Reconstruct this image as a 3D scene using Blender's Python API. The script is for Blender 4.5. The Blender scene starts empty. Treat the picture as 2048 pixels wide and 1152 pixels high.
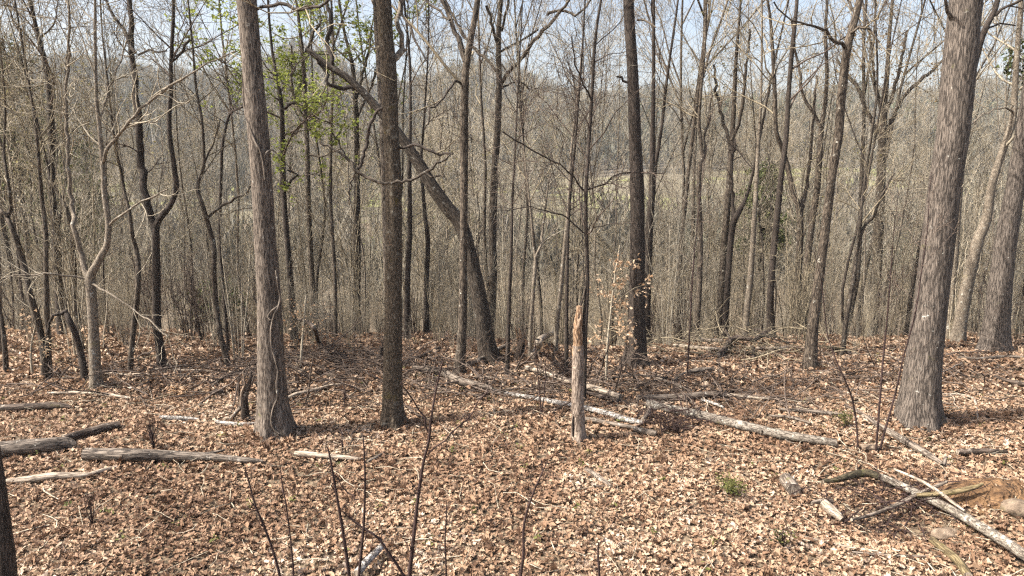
import bpy, math
import numpy as np
from mathutils import Vector

SC = bpy.context.scene
COL = SC.collection
rng = np.random.default_rng(11)
PI = math.pi
R_ = math.radians

# ------------------------------------------------------------------ camera, sky, sun, exposure
CAM_H, PITCH, FPX = 3.0, R_(9.7), 1366.0
cam_d = bpy.data.cameras.new('camera')
cam = bpy.data.objects.new('camera', cam_d); COL.objects.link(cam)
cam.location = (0, 0, CAM_H); cam.rotation_euler = (PI / 2 - PITCH, 0, 0)
cam_d.sensor_width = 36.0; cam_d.lens = 36.0 * FPX / 2048.0
cam_d.clip_start = 0.05; cam_d.clip_end = 3000
SC.camera = cam

SUN_EL, SUN_AZ = R_(48), R_(255)          # azimuth clockwise from +Y: light comes from the left, a little from behind
world = bpy.data.worlds.new('World'); SC.world = world; world.use_nodes = True
wn = world.node_tree; wn.nodes.clear()
w_out = wn.nodes.new('ShaderNodeOutputWorld'); w_bg = wn.nodes.new('ShaderNodeBackground'); w_sky = wn.nodes.new('ShaderNodeTexSky')
w_sky.sky_type = 'NISHITA'; w_sky.sun_disc = False; w_sky.sun_elevation = SUN_EL; w_sky.sun_rotation = SUN_AZ
w_sky.air_density = 1.0; w_sky.dust_density = 6.0; w_sky.ozone_density = 1.0
w_bg.inputs['Strength'].default_value = 0.12
wn.links.new(w_sky.outputs[0], w_bg.inputs[0]); wn.links.new(w_bg.outputs[0], w_out.inputs[0])

sun_d = bpy.data.lights.new('sun', 'SUN'); sun = bpy.data.objects.new('sun', sun_d); COL.objects.link(sun)
sun_d.energy = 5.0; sun_d.angle = R_(0.53); sun_d.color = (1.0, 0.93, 0.84)
to_sun = Vector((math.sin(SUN_AZ) * math.cos(SUN_EL), math.cos(SUN_AZ) * math.cos(SUN_EL), math.sin(SUN_EL)))
sun.rotation_euler = to_sun.to_track_quat('Z', 'Y').to_euler(); sun.location = (0, 0, 40)

SC.view_settings.view_transform = 'Standard'; SC.view_settings.look = 'None'
SC.view_settings.exposure = 1.3; SC.view_settings.gamma = 1.0; SC.view_settings.use_curve_mapping = False
SC.render.engine = 'CYCLES'
SC.cycles.max_bounces = 5; SC.cycles.diffuse_bounces = 2; SC.cycles.glossy_bounces = 2; SC.cycles.transmission_bounces = 3
SC.cycles.use_denoising = False; SC.cycles.volume_bounces = 1; SC.cycles.sample_clamp_indirect = 2.0; SC.cycles.sample_clamp_direct = 12.0
SC.cycles.pixel_filter_type = 'BLACKMAN_HARRIS'; SC.cycles.filter_width = 1.3

# ------------------------------------------------------------------ noise and terrain
def _hash(i, j, k, s):
    n = (i * 374761393 + j * 668265263 + k * 2147483647 + s * 144665) & 0xffffffff
    n = ((n ^ (n >> 13)) * 1274126177) & 0xffffffff
    n = (n ^ (n >> 16)) & 0xffffffff
    return n / 4294967295.0
def vnoise(p, seed=0):
    p = np.asarray(p, dtype=np.float64); i0 = np.floor(p).astype(np.int64); f = p - i0; f = f * f * (3 - 2 * f)
    out = 0
    for a in (0, 1):
        for b in (0, 1):
            for c in (0, 1):
                w = (f[..., 0] if a else 1 - f[..., 0]) * (f[..., 1] if b else 1 - f[..., 1]) * (f[..., 2] if c else 1 - f[..., 2])
                out = out + w * _hash(i0[..., 0] + a, i0[..., 1] + b, i0[..., 2] + c, seed)
    return out * 2 - 1
def fbm(p, seed=0, oct_=3):
    p = np.asarray(p, dtype=np.float64); s = 0; a = 1; t = 0
    for o in range(oct_):
        s = s + a * vnoise(p * 2 ** o + 17.3 * o, seed + o); t += a; a *= 0.5
    return s / t

_ky = np.arange(-200, 1300, 0.5)
_kz = np.interp(_ky, [-200, 11.5, 12.6, 14, 17, 21, 28, 40, 60, 80, 110, 150, 190, 280, 400, 520, 620, 800, 1300],
                     [0, 0, -.1, -.45, -1.6, -3.1, -5.5, -8.2, -9.8, -9.2, -5.2, -1.2, 2.5, 20, 44, 66, 64, 54, 30])
_kz = np.convolve(np.pad(_kz, 3, mode='edge'), np.ones(7) / 7, 'valid')
_kz = np.where(_ky < 9.9, 0, _kz)
def cxy(u, v, Y):
    return at(u, v, Y)
def ray(u, v):
    a = (u - 1024.0) / FPX; b = -(v - 576.0) / FPX
    return Vector((a, math.cos(PITCH) + b * math.sin(PITCH), -math.sin(PITCH) + b * math.cos(PITCH)))
def at(u, v, Y):
    d = ray(u, v); return Vector((0, 0, CAM_H)) + d * (Y / d.y)
def flat(u, v):
    d = ray(u, v); return Vector((0, 0, CAM_H)) + d * (-CAM_H / d.z)
HOLLOW, MOUND = flat(1800, 1035), flat(1990, 1010)
def gz(x, y):
    x = np.asarray(x, dtype=np.float64); y = np.asarray(y, dtype=np.float64)
    yy = y + np.where(y > 8, 0.5 * np.sin(x * 0.33 + 0.8) + 0.25 * np.sin(x * 0.9), 0) * np.clip((y - 8) / 3, 0, 1)
    z = np.interp(yy, _ky, _kz)
    az = x / np.maximum(y, 1.0)
    k = np.interp(az, [-.9, -.6, -.45, -.36, -.31, -.25, -.19, -.12, -.05, 0, .04, .10, .2, .3, .4, .47, .55, .65, .9], [1.0, 1.12, .95, .97, 1.26, 1.12, .80, .88, 1.04, .98, .82, .70, .84, .66, .62, .78, .68, .82, .9])
    z = np.where(z > 2.5, 2.5 + (z - 2.5) * k, z)
    P = np.stack([x, y, np.zeros_like(x)], -1)
    big = np.clip((y - 100) / 200, 0, 1)
    z = z + 0.05 * vnoise(P * 0.7, 3) + 0.025 * vnoise(P * 2.3, 5) + big * 4.0 * vnoise(P * 0.012, 8)
    z = z - 0.16 * np.exp(-(((x - HOLLOW.x) / .55) ** 2 + ((y - HOLLOW.y) / .33) ** 2))
    z = z + 0.17 * np.exp(-(((x - MOUND.x) / .5) ** 2 + ((y - MOUND.y) / .35) ** 2))
    return z
def gz1(x, y): return float(gz(np.array([x]), np.array([y]))[0])
def on_ground(u, v):
    d = ray(u, v); o = Vector((0, 0, CAM_H)); t = 1.0
    while t < 60:
        p = o + d * t
        if p.z <= gz1(p.x, p.y):
            lo, hi = t - .1, t
            for _ in range(14):
                m = (lo + hi) / 2; p = o + d * m
                if p.z <= gz1(p.x, p.y): hi = m
                else: lo = m
            p = o + d * hi
            return Vector((p.x, p.y, gz1(p.x, p.y)))
        t += .1
    p = o + d * 14.0
    return p
def px(w, P):
    """radius in metres of something w photo pixels wide at point P"""
    dep = P[1] * math.cos(PITCH) - (P[2] - CAM_H) * math.sin(PITCH)
    return max(w, .5) * 0.5 * dep / FPX

# ------------------------------------------------------------------ materials
def mat(name):
    m = bpy.data.materials.new(name); m.use_nodes = True; nt = m.node_tree; nt.nodes.clear()
    out = nt.nodes.new('ShaderNodeOutputMaterial'); b = nt.nodes.new('ShaderNodeBsdfPrincipled')
    nt.links.new(b.outputs[0], out.inputs[0]); b.inputs['Roughness'].default_value = 0.85
    b.inputs['Specular IOR Level'].default_value = 0.25
    return m, nt, b, out
def node(nt, typ, ins=None, **kw):
    n = nt.nodes.new(typ)
    for k, v in kw.items(): setattr(n, k, v)
    for k, v in (ins or {}).items():
        if isinstance(v, bpy.types.NodeSocket): nt.links.new(v, n.inputs[k])
        else: n.inputs[k].default_value = v
    return n
def ramp(nt, fac, stops):
    r = nt.nodes.new('ShaderNodeValToRGB'); nt.links.new(fac, r.inputs[0]); e = r.color_ramp.elements
    while len(e) > 1: e.remove(e[-1])
    e[0].position = stops[0][0]; e[0].color = (*stops[0][1], 1)
    for p, c in stops[1:]:
        q = e.new(p); q.color = (*c, 1)
    return r.outputs[0]
def mix(nt, fac, a, b, mode='MIX'):
    n = nt.nodes.new('ShaderNodeMix'); n.data_type = 'RGBA'; n.blend_type = mode
    for s, v in ((n.inputs[0], fac), (n.inputs[6], a), (n.inputs[7], b)):
        if isinstance(v, bpy.types.NodeSocket): nt.links.new(v, s)
        elif isinstance(v, (int, float)): s.default_value = v
        else: s.default_value = (*v, 1)
    return n.outputs[2]

def bark(name, dark, mid, light, moss=0.0, mosscol=(.10, .10, .03), lichen=0.0, lichcol=(.45, .45, .40), scale=38.0, zs=0.12, bump=0.6, hue=0.0):
    m, nt, b, _ = mat(name)
    at_ = node(nt, 'ShaderNodeAttribute', attribute_name='bk')
    mp = node(nt, 'ShaderNodeMapping', {'Vector': at_.outputs['Vector'], 'Scale': (scale, scale, scale * zs)})
    n1 = node(nt, 'ShaderNodeTexNoise', {'Vector': mp.outputs[0], 'Scale': 1.0, 'Detail': 5.0, 'Roughness': 0.65, 'Distortion': 0.6})
    wp = node(nt, 'ShaderNodeTexNoise', {'Vector': mp.outputs[0], 'Scale': .9, 'Detail': 4.0, 'Roughness': .6})
    wv = node(nt, 'ShaderNodeVectorMath', {0: wp.outputs['Color'], 1: (2.4, 2.4, 2.4), 2: mp.outputs[0]}, operation='MULTIPLY_ADD')
    vo = node(nt, 'ShaderNodeTexVoronoi', {'Vector': wv.outputs[0], 'Scale': 1.1}, feature='DISTANCE_TO_EDGE')
    cr = node(nt, 'ShaderNodeMapRange', {'Value': vo.outputs['Distance'], 'From Min': 0.0, 'From Max': 0.20})
    h0 = node(nt, 'ShaderNodeMath', {0: n1.outputs[0], 1: .58}, operation='MULTIPLY')
    ht = node(nt, 'ShaderNodeMath', {0: cr.outputs[0], 1: .42, 2: h0.outputs[0]}, operation='MULTIPLY_ADD')
    col = ramp(nt, ht.outputs[0], [(0.30, dark), (0.56, mid), (0.86, light)])
    n2 = node(nt, 'ShaderNodeTexNoise', {'Vector': at_.outputs['Vector'], 'Scale': 5.0, 'Detail': 4.0, 'Roughness': 0.7})
    if lichen:
        n3 = node(nt, 'ShaderNodeTexNoise', {'Vector': at_.outputs['Vector'], 'Scale': 13.0, 'Detail': 5.0, 'Roughness': 0.75})
        f = node(nt, 'ShaderNodeMapRange', {'Value': n3.outputs[0], 'From Min': 0.66 - lichen * .22, 'From Max': 0.72 - lichen * .16})
        col = mix(nt, f.outputs[0], col, lichcol)
    if moss:
        f = node(nt, 'ShaderNodeMapRange', {'Value': n2.outputs[0], 'From Min': 0.66 - moss * .25, 'From Max': 0.80 - moss * .22})
        col = mix(nt, f.outputs[0], col, mosscol)
    if hue:
        oi = node(nt, 'ShaderNodeObjectInfo')
        col = mix(nt, 1.0, col, ramp(nt, oi.outputs['Random'], [(0, (1 - hue, 1 - hue, 1 - hue)), (.5, (1, .97, .93)), (1, (1 + hue, 1 + hue * .95, 1 + hue * .8))]), 'MULTIPLY')
    nt.links.new(col, b.inputs['Base Color'])
    bp = node(nt, 'ShaderNodeBump', {'Height': ht.outputs[0], 'Strength': bump, 'Distance': 0.0028})
    nt.links.new(bp.outputs[0], b.inputs['Normal'])
    return m
M = {}
M['grey'] = bark('bark_grey', (.020, .015, .012), (.115, .092, .073), (.25, .213, .175), moss=.10, lichen=.12, scale=64, zs=.09, bump=1.0)
M['oak'] = bark('bark_oak', (.016, .013, .011), (.085, .070, .058), (.20, .17, .143), moss=.05, lichen=.06, scale=60, zs=.08, bump=1.0)
M['dark'] = bark('bark_dark', (.010, .008, .006), (.040, .031, .025), (.10, .078, .064), lichen=.05, lichcol=(.15, .13, .11), scale=80, zs=.09, bump=.9)
M['mossy'] = bark('bark_mossy', (.012, .009, .006), (.066, .051, .035), (.15, .12, .088), moss=.2, mosscol=(.085, .066, .02), lichen=.42, lichcol=(.17, .155, .125), scale=70, zs=.2, bump=.9)
M['brown'] = bark('bark_brown', (.013, .010, .008), (.060, .048, .037), (.165, .137, .107), lichen=.2, scale=42, zs=.16, bump=.7, hue=.25)
M['pale'] = bark('bark_pale', (.05, .041, .032), (.17, .14, .106), (.28, .24, .187), moss=.12, mosscol=(.17, .15, .07), lichen=.3, scale=50, zs=.35, bump=.35)
M['twig'] = bark('twig_brown', (.085, .071, .050), (.225, .192, .134), (.385, .338, .25), scale=60, zs=.2, bump=.2, hue=.3)
M['twig_dark'] = bark('twig_dark', (.03, .022, .018), (.085, .065, .053), (.17, .135, .112), scale=60, zs=.2, bump=.2, hue=.25)
M['twig_grey'] = bark('twig_grey', (.13, .115, .09), (.325, .292, .228), (.49, .445, .36), scale=60, zs=.2, bump=.2, hue=.3)
M['whip'] = bark('whip_dark', (.016, .009, .008), (.035, .020, .018), (.075, .05, .045), scale=70, zs=.2, bump=.2)
M['logmid'] = bark('log_barked', (.014, .011, .009), (.095, .077, .062), (.25, .21, .17), moss=.12, lichen=.30, lichcol=(.34, .32, .28), scale=50, zs=.08, bump=1.0)
M['log'] = bark('log_weathered', (.03, .023, .018), (.12, .097, .077), (.26, .22, .178), moss=.05, lichen=.3, lichcol=(.38, .36, .31), scale=34, zs=.10, bump=.9)
M['log_dark'] = bark('log_dark', (.014, .010, .008), (.055, .04, .03), (.13, .10, .08), moss=.2, mosscol=(.07, .06, .02), lichen=.35, lichcol=(.28, .25, .21), scale=34, zs=.12, bump=.9)
M['log_pale'] = bark('log_pale', (.09, .07, .055), (.29, .24, .185), (.47, .40, .32), lichen=.2, scale=40, zs=.10, bump=.7)
M['lichenlog'] = bark('log_lichen', (.035, .029, .023), (.145, .122, .098), (.27, .242, .20), moss=.15, mosscol=(.09, .085, .03), lichen=.45, lichcol=(.34, .33, .285), scale=40, zs=.3, bump=.7)
M['birch'] = bark('birch_white', (.05, .042, .035), (.25, .23, .205), (.52, .505, .48), lichen=.25, lichcol=(.12, .10, .085), scale=26, zs=.8, bump=.5)
M['mosslog'] = bark('log_mossy', (.012, .010, .006), (.04, .034, .02), (.09, .075, .045), moss=.42, mosscol=(.085, .085, .018), scale=34, zs=.2, bump=.9)
M['yellowlog'] = bark('log_yellow', (.05, .038, .02), (.135, .105, .055), (.23, .185, .105), moss=.3, mosscol=(.15, .13, .035), scale=34, zs=.15, bump=.7)
M['rotten'] = bark('wood_rotten', (.07, .036, .018), (.31, .20, .12), (.52, .40, .29), lichen=.2, lichcol=(.42, .34, .25), scale=30, zs=.14, bump=.9)
M['rootwood'] = bark('wood_shattered', (.05, .035, .025), (.20, .15, .11), (.38, .31, .24), scale=44, zs=.08, bump=.9)

def leaf_mat(name, stops, trans=0.25, rough=.7, attr='rnd'):
    m, nt, b, out = mat(name)
    a = node(nt, 'ShaderNodeAttribute', attribute_name=attr)
    n = node(nt, 'ShaderNodeTexNoise', {'Scale': 45.0, 'Detail': 2.0}); g = node(nt, 'ShaderNodeNewGeometry'); nt.links.new(g.outputs['Position'], n.inputs['Vector'])
    col = ramp(nt, a.outputs['Fac'], stops)
    col = mix(nt, 0.35, col, ramp(nt, n.outputs[0], [(.35, (.45, .42, .40)), (.65, (1, 1, 1))]), 'MULTIPLY')
    nt.links.new(col, b.inputs['Base Color']); b.inputs['Roughness'].default_value = rough
    if trans:
        t = node(nt, 'ShaderNodeBsdfTranslucent', {'Color': col}); ms = node(nt, 'ShaderNodeMixShader', {0: trans})
        nt.links.new(b.outputs[0], ms.inputs[1]); nt.links.new(t.outputs[0], ms.inputs[2]); nt.links.new(ms.outputs[0], out.inputs[0])
    return m
M['litter'] = leaf_mat('dry_leaves', [(0, (.040, .024, .015)), (.16, (.105, .060, .037)), (.30, (.185, .112, .069)), (.46, (.28, .178, .112)), (.64, (.38, .262, .174)), (.85, (.465, .35, .25)), (1, (.52, .42, .33))], .12)
M['beech'] = leaf_mat('beech_leaves', [(0, (.40, .25, .14)), (.5, (.60, .43, .28)), (1, (.72, .58, .43))], .4)
M['spring'] = leaf_mat('spring_leaves', [(0, (.17, .21, .04)), (.5, (.27, .32, .07)), (1, (.37, .41, .11))], .5)
M['bud'] = leaf_mat('orange_buds', [(0, (.20, .13, .06)), (.5, (.34, .22, .09)), (1, (.42, .30, .13))], .4)
M['olive'] = leaf_mat('olive_buds', [(0, (.16, .14, .05)), (.5, (.24, .22, .09)), (1, (.33, .30, .13))], .4)
M['cedar'] = leaf_mat('cedar_foliage', [(0, (.035, .048, .018)), (.5, (.075, .095, .032)), (1, (.15, .17, .055))], .15)
M['herb'] = leaf_mat('green_herbs', [(0, (.06, .075, .02)), (.5, (.12, .13, .035)), (1, (.21, .20, .07))], .3)
M['farwood'] = leaf_mat('hillside_branches', [(0, (.045, .053, .032)), (.3, (.09, .088, .064)), (.65, (.13, .118, .094)), (1, (.20, .18, .152))], 0)
M['farpine'] = leaf_mat('hillside_pine', [(0, (.020, .033, .016)), (.6, (.042, .06, .03)), (1, (.075, .09, .042))], 0)

def ground_mat(name, stops, scale, bumpd=0.03):
    m, nt, b, _ = mat(name)
    g = node(nt, 'ShaderNodeNewGeometry')
    n = node(nt, 'ShaderNodeTexNoise', {'Vector': g.outputs['Position'], 'Scale': scale, 'Detail': 8.0, 'Roughness': .68})
    nt.links.new(ramp(nt, n.outputs[0], stops), b.inputs['Base Color'])
    v = node(nt, 'ShaderNodeTexVoronoi', {'Vector': g.outputs['Position'], 'Scale': scale * 4})
    bp = node(nt, 'ShaderNodeBump', {'Height': v.outputs['Distance'], 'Strength': .8, 'Distance': bumpd}); nt.links.new(bp.outputs[0], b.inputs['Normal'])
    b.inputs['Roughness'].default_value = .95
    return m
M['soil'] = ground_mat('forest_floor', [(.3, (.050, .036, .024)), (.5, (.135, .102, .068)), (.7, (.23, .182, .128))], 6.0)
M['meadow'] = ground_mat('meadow_grass', [(.38, (.11, .095, .068)), (.52, (.145, .13, .085)), (.56, (.19, .20, .075)), (.70, (.24, .26, .09))], .04, .1)
M['hill'] = ground_mat('hill_floor', [(.3, (.09, .075, .06)), (.5, (.14, .12, .095)), (.7, (.19, .16, .125))], .08, .3)
M['dirt'] = ground_mat('orange_dirt', [(.32, (.030, .018, .011)), (.5, (.105, .060, .030)), (.68, (.20, .122, .064))], 9.0, .03)
def rock_mat(name, moss):
    m, nt, b, _ = mat(name); g = node(nt, 'ShaderNodeNewGeometry')
    n = node(nt, 'ShaderNodeTexNoise', {'Vector': g.outputs['Position'], 'Scale': 14.0, 'Detail': 8.0, 'Roughness': .7})
    col = ramp(nt, n.outputs[0], [(.3, (.06, .043, .03)), (.55, (.19, .145, .105)), (.7, (.33, .27, .21))])
    if moss:
        n2 = node(nt, 'ShaderNodeTexNoise', {'Vector': g.outputs['Position'], 'Scale': 7.0, 'Detail': 6.0})
        f = node(nt, 'ShaderNodeMapRange', {'Value': n2.outputs[0], 'From Min': .54, 'From Max': .66}); col = mix(nt, f.outputs[0], col, (.07, .065, .016))
    nt.links.new(col, b.inputs['Base Color']); bp = node(nt, 'ShaderNodeBump', {'Height': n.outputs[0], 'Strength': .8, 'Distance': .03}); nt.links.new(bp.outputs[0], b.inputs['Normal'])
    return m
M['rock'] = rock_mat('tan_rock', False); M['mossrock'] = rock_mat('mossy_rock', True)

# ------------------------------------------------------------------ mesh helpers
class MB:
    """collects vertices, faces, per-vertex attributes; builds ONE mesh object"""
    def __init__(s): s.V = []; s.F = []; s.mi = []; s.bk = []; s.rn = []; s.n = 0
    def add(s, V, F, mi=0, bk=None, rnd=None):
        V = np.asarray(V, np.float32).reshape(-1, 3); F = np.asarray(F, np.int64)
        s.V.append(V); s.F.append(F + s.n); s.mi.append(np.full(len(F), mi, np.int32))
        s.bk.append(V if bk is None else np.asarray(bk, np.float32).reshape(-1, 3))
        s.rn.append(np.zeros(len(V), np.float32) if rnd is None else np.asarray(rnd, np.float32))
        s.n += len(V); return s
    def mesh(s, name, mats, smooth=True):
        me = bpy.data.meshes.new(name)
        V = np.concatenate(s.V); me.vertices.add(len(V)); me.vertices.foreach_set('co', V.ravel())
        cnt = np.concatenate([np.full(len(f), f.shape[1], np.int64) for f in s.F]); loops = np.concatenate([f.ravel() for f in s.F])
        me.loops.add(len(loops)); me.loops.foreach_set('vertex_index', loops.astype(np.int32))
        me.polygons.add(len(cnt)); st = np.concatenate([[0], np.cumsum(cnt)[:-1]])
        me.polygons.foreach_set('loop_start', st.astype(np.int32))
        me.polygons.foreach_set('material_index', np.concatenate(s.mi))
        me.polygons.foreach_set('use_smooth', np.full(len(cnt), smooth))
        for m in mats: me.materials.append(m)
        a = me.attributes.new('bk', 'FLOAT_VECTOR', 'POINT'); a.data.foreach_set('vector', np.concatenate(s.bk).ravel())
        a = me.attributes.new('rnd', 'FLOAT', 'POINT'); a.data.foreach_set('value', np.concatenate(s.rn))
        me.update(calc_edges=True); me.validate()
        return me
    def build(s, name, mats, parent=None, loc=None, smooth=True):
        if not isinstance(mats, (list, tuple)): mats = [mats]
        o = bpy.data.objects.new(name, s.mesh(name, mats, smooth)); COL.objects.link(o)
        if parent is not None: o.parent = parent
        if loc is not None: o.location = loc
        return o

def frames(P):
    T = np.gradient(P, axis=1); T /= np.linalg.norm(T, axis=2, keepdims=True) + 1e-9
    md = P[:, -1] - P[:, 0]; md /= np.linalg.norm(md, axis=1, keepdims=True) + 1e-9
    ref = np.where(np.abs(md[:, 2:3]) < .75, np.array([[0., 0, 1]]), np.array([[1., 0, 0]]))[:, None, :]
    U = np.cross(np.broadcast_to(ref, T.shape), T); U /= np.linalg.norm(U, axis=2, keepdims=True) + 1e-9
    return T, U, np.cross(T, U)
def tubes(mb, P, R, sides, mi=0, cap=False, rfun=None, bumpy=0.0, seed=0):
    P = np.asarray(P, np.float64); R = np.asarray(R, np.float64)
    if P.ndim == 2: P = P[None]; R = R[None]
    B, n, _ = P.shape; s = sides
    T, U, W = frames(P)
    a = np.arange(s) * 2 * PI / s; ca = np.cos(a)[None, None, :, None]; sa = np.sin(a)[None, None, :, None]
    L = np.concatenate([np.zeros((B, 1)), np.cumsum(np.linalg.norm(np.diff(P, axis=1), axis=2), axis=1)], 1)
    off = rng.random((B, 1)) * 20
    RR = np.repeat(R[:, :, None], s, 2)
    bk = np.stack([RR * np.cos(a), RR * np.sin(a), np.repeat((L + off)[:, :, None], s, 2)], -1)
    if rfun is not None: RR = RR * rfun(a[None, None, :], L[:, :, None], bk)
    if bumpy: RR = RR * (1 + bumpy * fbm(bk * np.array([9., 9., 5.]), seed, 3))
    V = P[:, :, None, :] + RR[..., None] * (ca * U[:, :, None, :] + sa * W[:, :, None, :])
    i = np.arange(n - 1)[:, None] * s; j = np.arange(s)[None, :]; j2 = (j + 1) % s
    q = np.stack([i + j, i + j2, i + s + j2, i + s + j], -1).reshape(-1, 4)
    F = (q[None] + (np.arange(B) * n * s)[:, None, None]).reshape(-1, 4)
    mb.add(V, F, mi, bk)
    if cap:
        for e in (0, n - 1):
            ring = V[0, e]; c = ring.mean(0) + T[0, e] * (0.25 * R[0, e] * (-1 if e == 0 else 1)) * (rng.random() - .6)
            VV = np.vstack([ring, c[None]]); f = [[k, (k + 1) % s, s] if e else [(k + 1) % s, k, s] for k in range(s)]
            mb.add(VV, np.array(f), mi if cap is True else cap, VV * 1.0)
def crom(pts, step):
    """smooth resampling of an (n,k) polyline, step in units of its first three columns"""
    p = np.asarray(pts, np.float64)
    if len(p) == 2: p = np.vstack([p[0], p.mean(0), p[1]])
    q = np.vstack([2 * p[0] - p[1], p, 2 * p[-1] - p[-2]]); out = []
    for k in range(1, len(q) - 2):
        d = np.linalg.norm(q[k + 1][:3] - q[k][:3]); m = max(2, int(d / step))
        t = np.linspace(0, 1, m, endpoint=False)[:, None]
        out.append(.5 * (2 * q[k] + (q[k + 1] - q[k - 1]) * t + (2 * q[k - 1] - 5 * q[k] + 4 * q[k + 1] - q[k + 2]) * t ** 2 + (3 * q[k] - q[k - 1] - 3 * q[k + 1] + q[k + 2]) * t ** 3))
    out.append(q[-2][None]); return np.vstack(out)
def resample(p, n):
    L = np.concatenate([[0], np.cumsum(np.linalg.norm(np.diff(p[:, :3], axis=0), axis=1))]); t = np.linspace(0, L[-1], n)
    return np.stack([np.interp(t, L, p[:, k]) for k in range(p.shape[1])], 1)

def grow(P, R, total, length, npts=6, tmin=.1, tmax=1., ang=(50, 15), wob=.22, up=.25, rr=.5, rcap=.03, rend=.3, taper=.5, by_len=True, rmin=.003):
    """vectorised branching: children of the polylines P (B,n,3); returns child polylines and radii"""
    P = np.asarray(P); R = np.asarray(R); B, n, _ = P.shape
    Ls = np.linalg.norm(np.diff(P, axis=1), axis=2).sum(1)
    w = Ls / Ls.sum() if by_len else np.full(B, 1 / B)
    k = rng.choice(B, total, p=w)
    t = tmin + (tmax - tmin) * rng.random(total); f = t * (n - 1); i = np.minimum(f.astype(int), n - 2); f = (f - i)[:, None]
    p0 = P[k, i] * (1 - f) + P[k, i + 1] * f; T = P[k, i + 1] - P[k, i]; T /= np.linalg.norm(T, axis=1, keepdims=True) + 1e-9
    r0 = R[k, i] * (1 - f[:, 0]) + R[k, i + 1] * f[:, 0]
    v = rng.normal(size=(total, 3)); N = v - (v * T).sum(1, keepdims=True) * T; N /= np.linalg.norm(N, axis=1, keepdims=True) + 1e-9
    a = np.radians(np.clip(rng.normal(ang[0], ang[1], total), 12, 110))[:, None]
    d = np.cos(a) * T + np.sin(a) * N
    Ln = length * (1 - taper * t) * rng.uniform(.55, 1.35, total)
    if by_len is False: Ln = Ln * np.clip(Ls[k] / (Ls.mean() + 1e-9), .4, 1.6)
    out = [p0]; st = (Ln / (npts - 1))[:, None]
    for j in range(npts - 1):
        out.append(out[-1] + d * st)
        d = d + wob * rng.normal(size=(total, 3)) + np.array([0, 0, up / (npts - 1) * 1.6]); d /= np.linalg.norm(d, axis=1, keepdims=True)
    r = np.minimum(r0 * rr, rcap); r = np.maximum(r, rmin)
    RR = r[:, None] * np.linspace(1, rend, npts)[None]; RR = np.maximum(RR, rmin * .8)
    return np.stack(out, 1), RR

# leaf shapes: (verts, tris)
def leafshape(lobed):
    if lobed:
        L = [(.05, .22), (.30, .20), (.15, .38), (.40, .52), (.16, .66), (.27, .84)]
        mid = [(0, 0), (0, .30), (0, .60), (0, 1)]
        V = [(x, y, 0) for x, y in mid] + [(x, y, 0) for x, y in L] + [(-x, y, 0) for x, y in L]; F = []
        for b, s in ((4, 1), (10, -1)):
            q = [(0, b, 1), (b, b + 1, 1), (b + 1, b + 2, 1), (1, b + 2, 2), (b + 2, b + 3, 2), (b + 3, b + 4, 2), (2, b + 4, 3), (b + 4, b + 5, 3)]
            F += [t if s > 0 else t[::-1] for t in q]
        return np.array(V, float), np.array(F)
    V = [(0, 0, 0), (0, .5, 0), (0, 1, 0), (.24, .3, 0), (.22, .7, 0), (-.24, .3, 0), (-.22, .7, 0)]
    return np.array(V, float), np.array([(0, 3, 1), (3, 4, 1), (1, 4, 2), (0, 1, 5), (5, 1, 6), (1, 2, 6)])
TINY = (np.array([(0, 0, 0), (.3, .5, .08), (0, 1, 0), (-.3, .5, .08)], float), np.array([(0, 1, 2), (0, 2, 3)]))
def leaves(mb, pos, size, tilt, shape, curl=.5, mi=0, rnd=None, up=None, width=1.0):
    """scatter leaves: pos (N,3), size (N,), tilt (N,) radians from lying flat"""
    V0, F0 = shape; N = len(pos); k = len(V0)
    V = np.repeat(V0[None], N, 0).copy(); V[:, :, 1] -= .45; V[:, :, 0] *= width * rng.uniform(.75, 1.25, (N, 1))
    c1 = rng.normal(0, curl, (N, 1)); c2 = rng.normal(curl * .5, curl, (N, 1)); c3 = rng.normal(0, curl * .8, (N, 1))
    V[:, :, 2] += c1 * V[:, :, 1] ** 2 + c2 * 1.6 * np.abs(V[:, :, 0]) + c3 * V[:, :, 0] * V[:, :, 1] * 2 + rng.normal(0, .05 * (curl > 0), (N, k))
    V *= np.asarray(size)[:, None, None]
    a = rng.uniform(0, 2 * PI, N); tl = np.asarray(tilt); b = rng.uniform(0, 2 * PI, N)
    def rot(V, ang, ax):
        c, s = np.cos(ang)[:, None], np.sin(ang)[:, None]; i, j = [(1, 2), (2, 0), (0, 1)][ax]
        X, Y = V[:, :, i].copy(), V[:, :, j].copy(); V[:, :, i] = c * X - s * Y; V[:, :, j] = s * X + c * Y
    rot(V, b, 2); rot(V, tl, 0); rot(V, a, 2)
    V += np.asarray(pos)[:, None, :]
    F = (F0[None] + (np.arange(N) * k)[:, None, None]).reshape(-1, F0.shape[1])
    rn = rng.random(N) if rnd is None else rnd
    mb.add(V.reshape(-1, 3), F, mi, rnd=np.repeat(rn, k))

# ------------------------------------------------------------------ naming helpers
def empty(name, loc):
    o = bpy.data.objects.new(name, None); COL.objects.link(o); o.location = loc; o.empty_display_size = .2; return o
def tag(o, label=None, cat=None, group=None, kind=None):
    if label: o['label'] = label
    if cat: o['category'] = cat
    if group: o['group'] = group
    if kind: o['kind'] = kind
    return o
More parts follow.
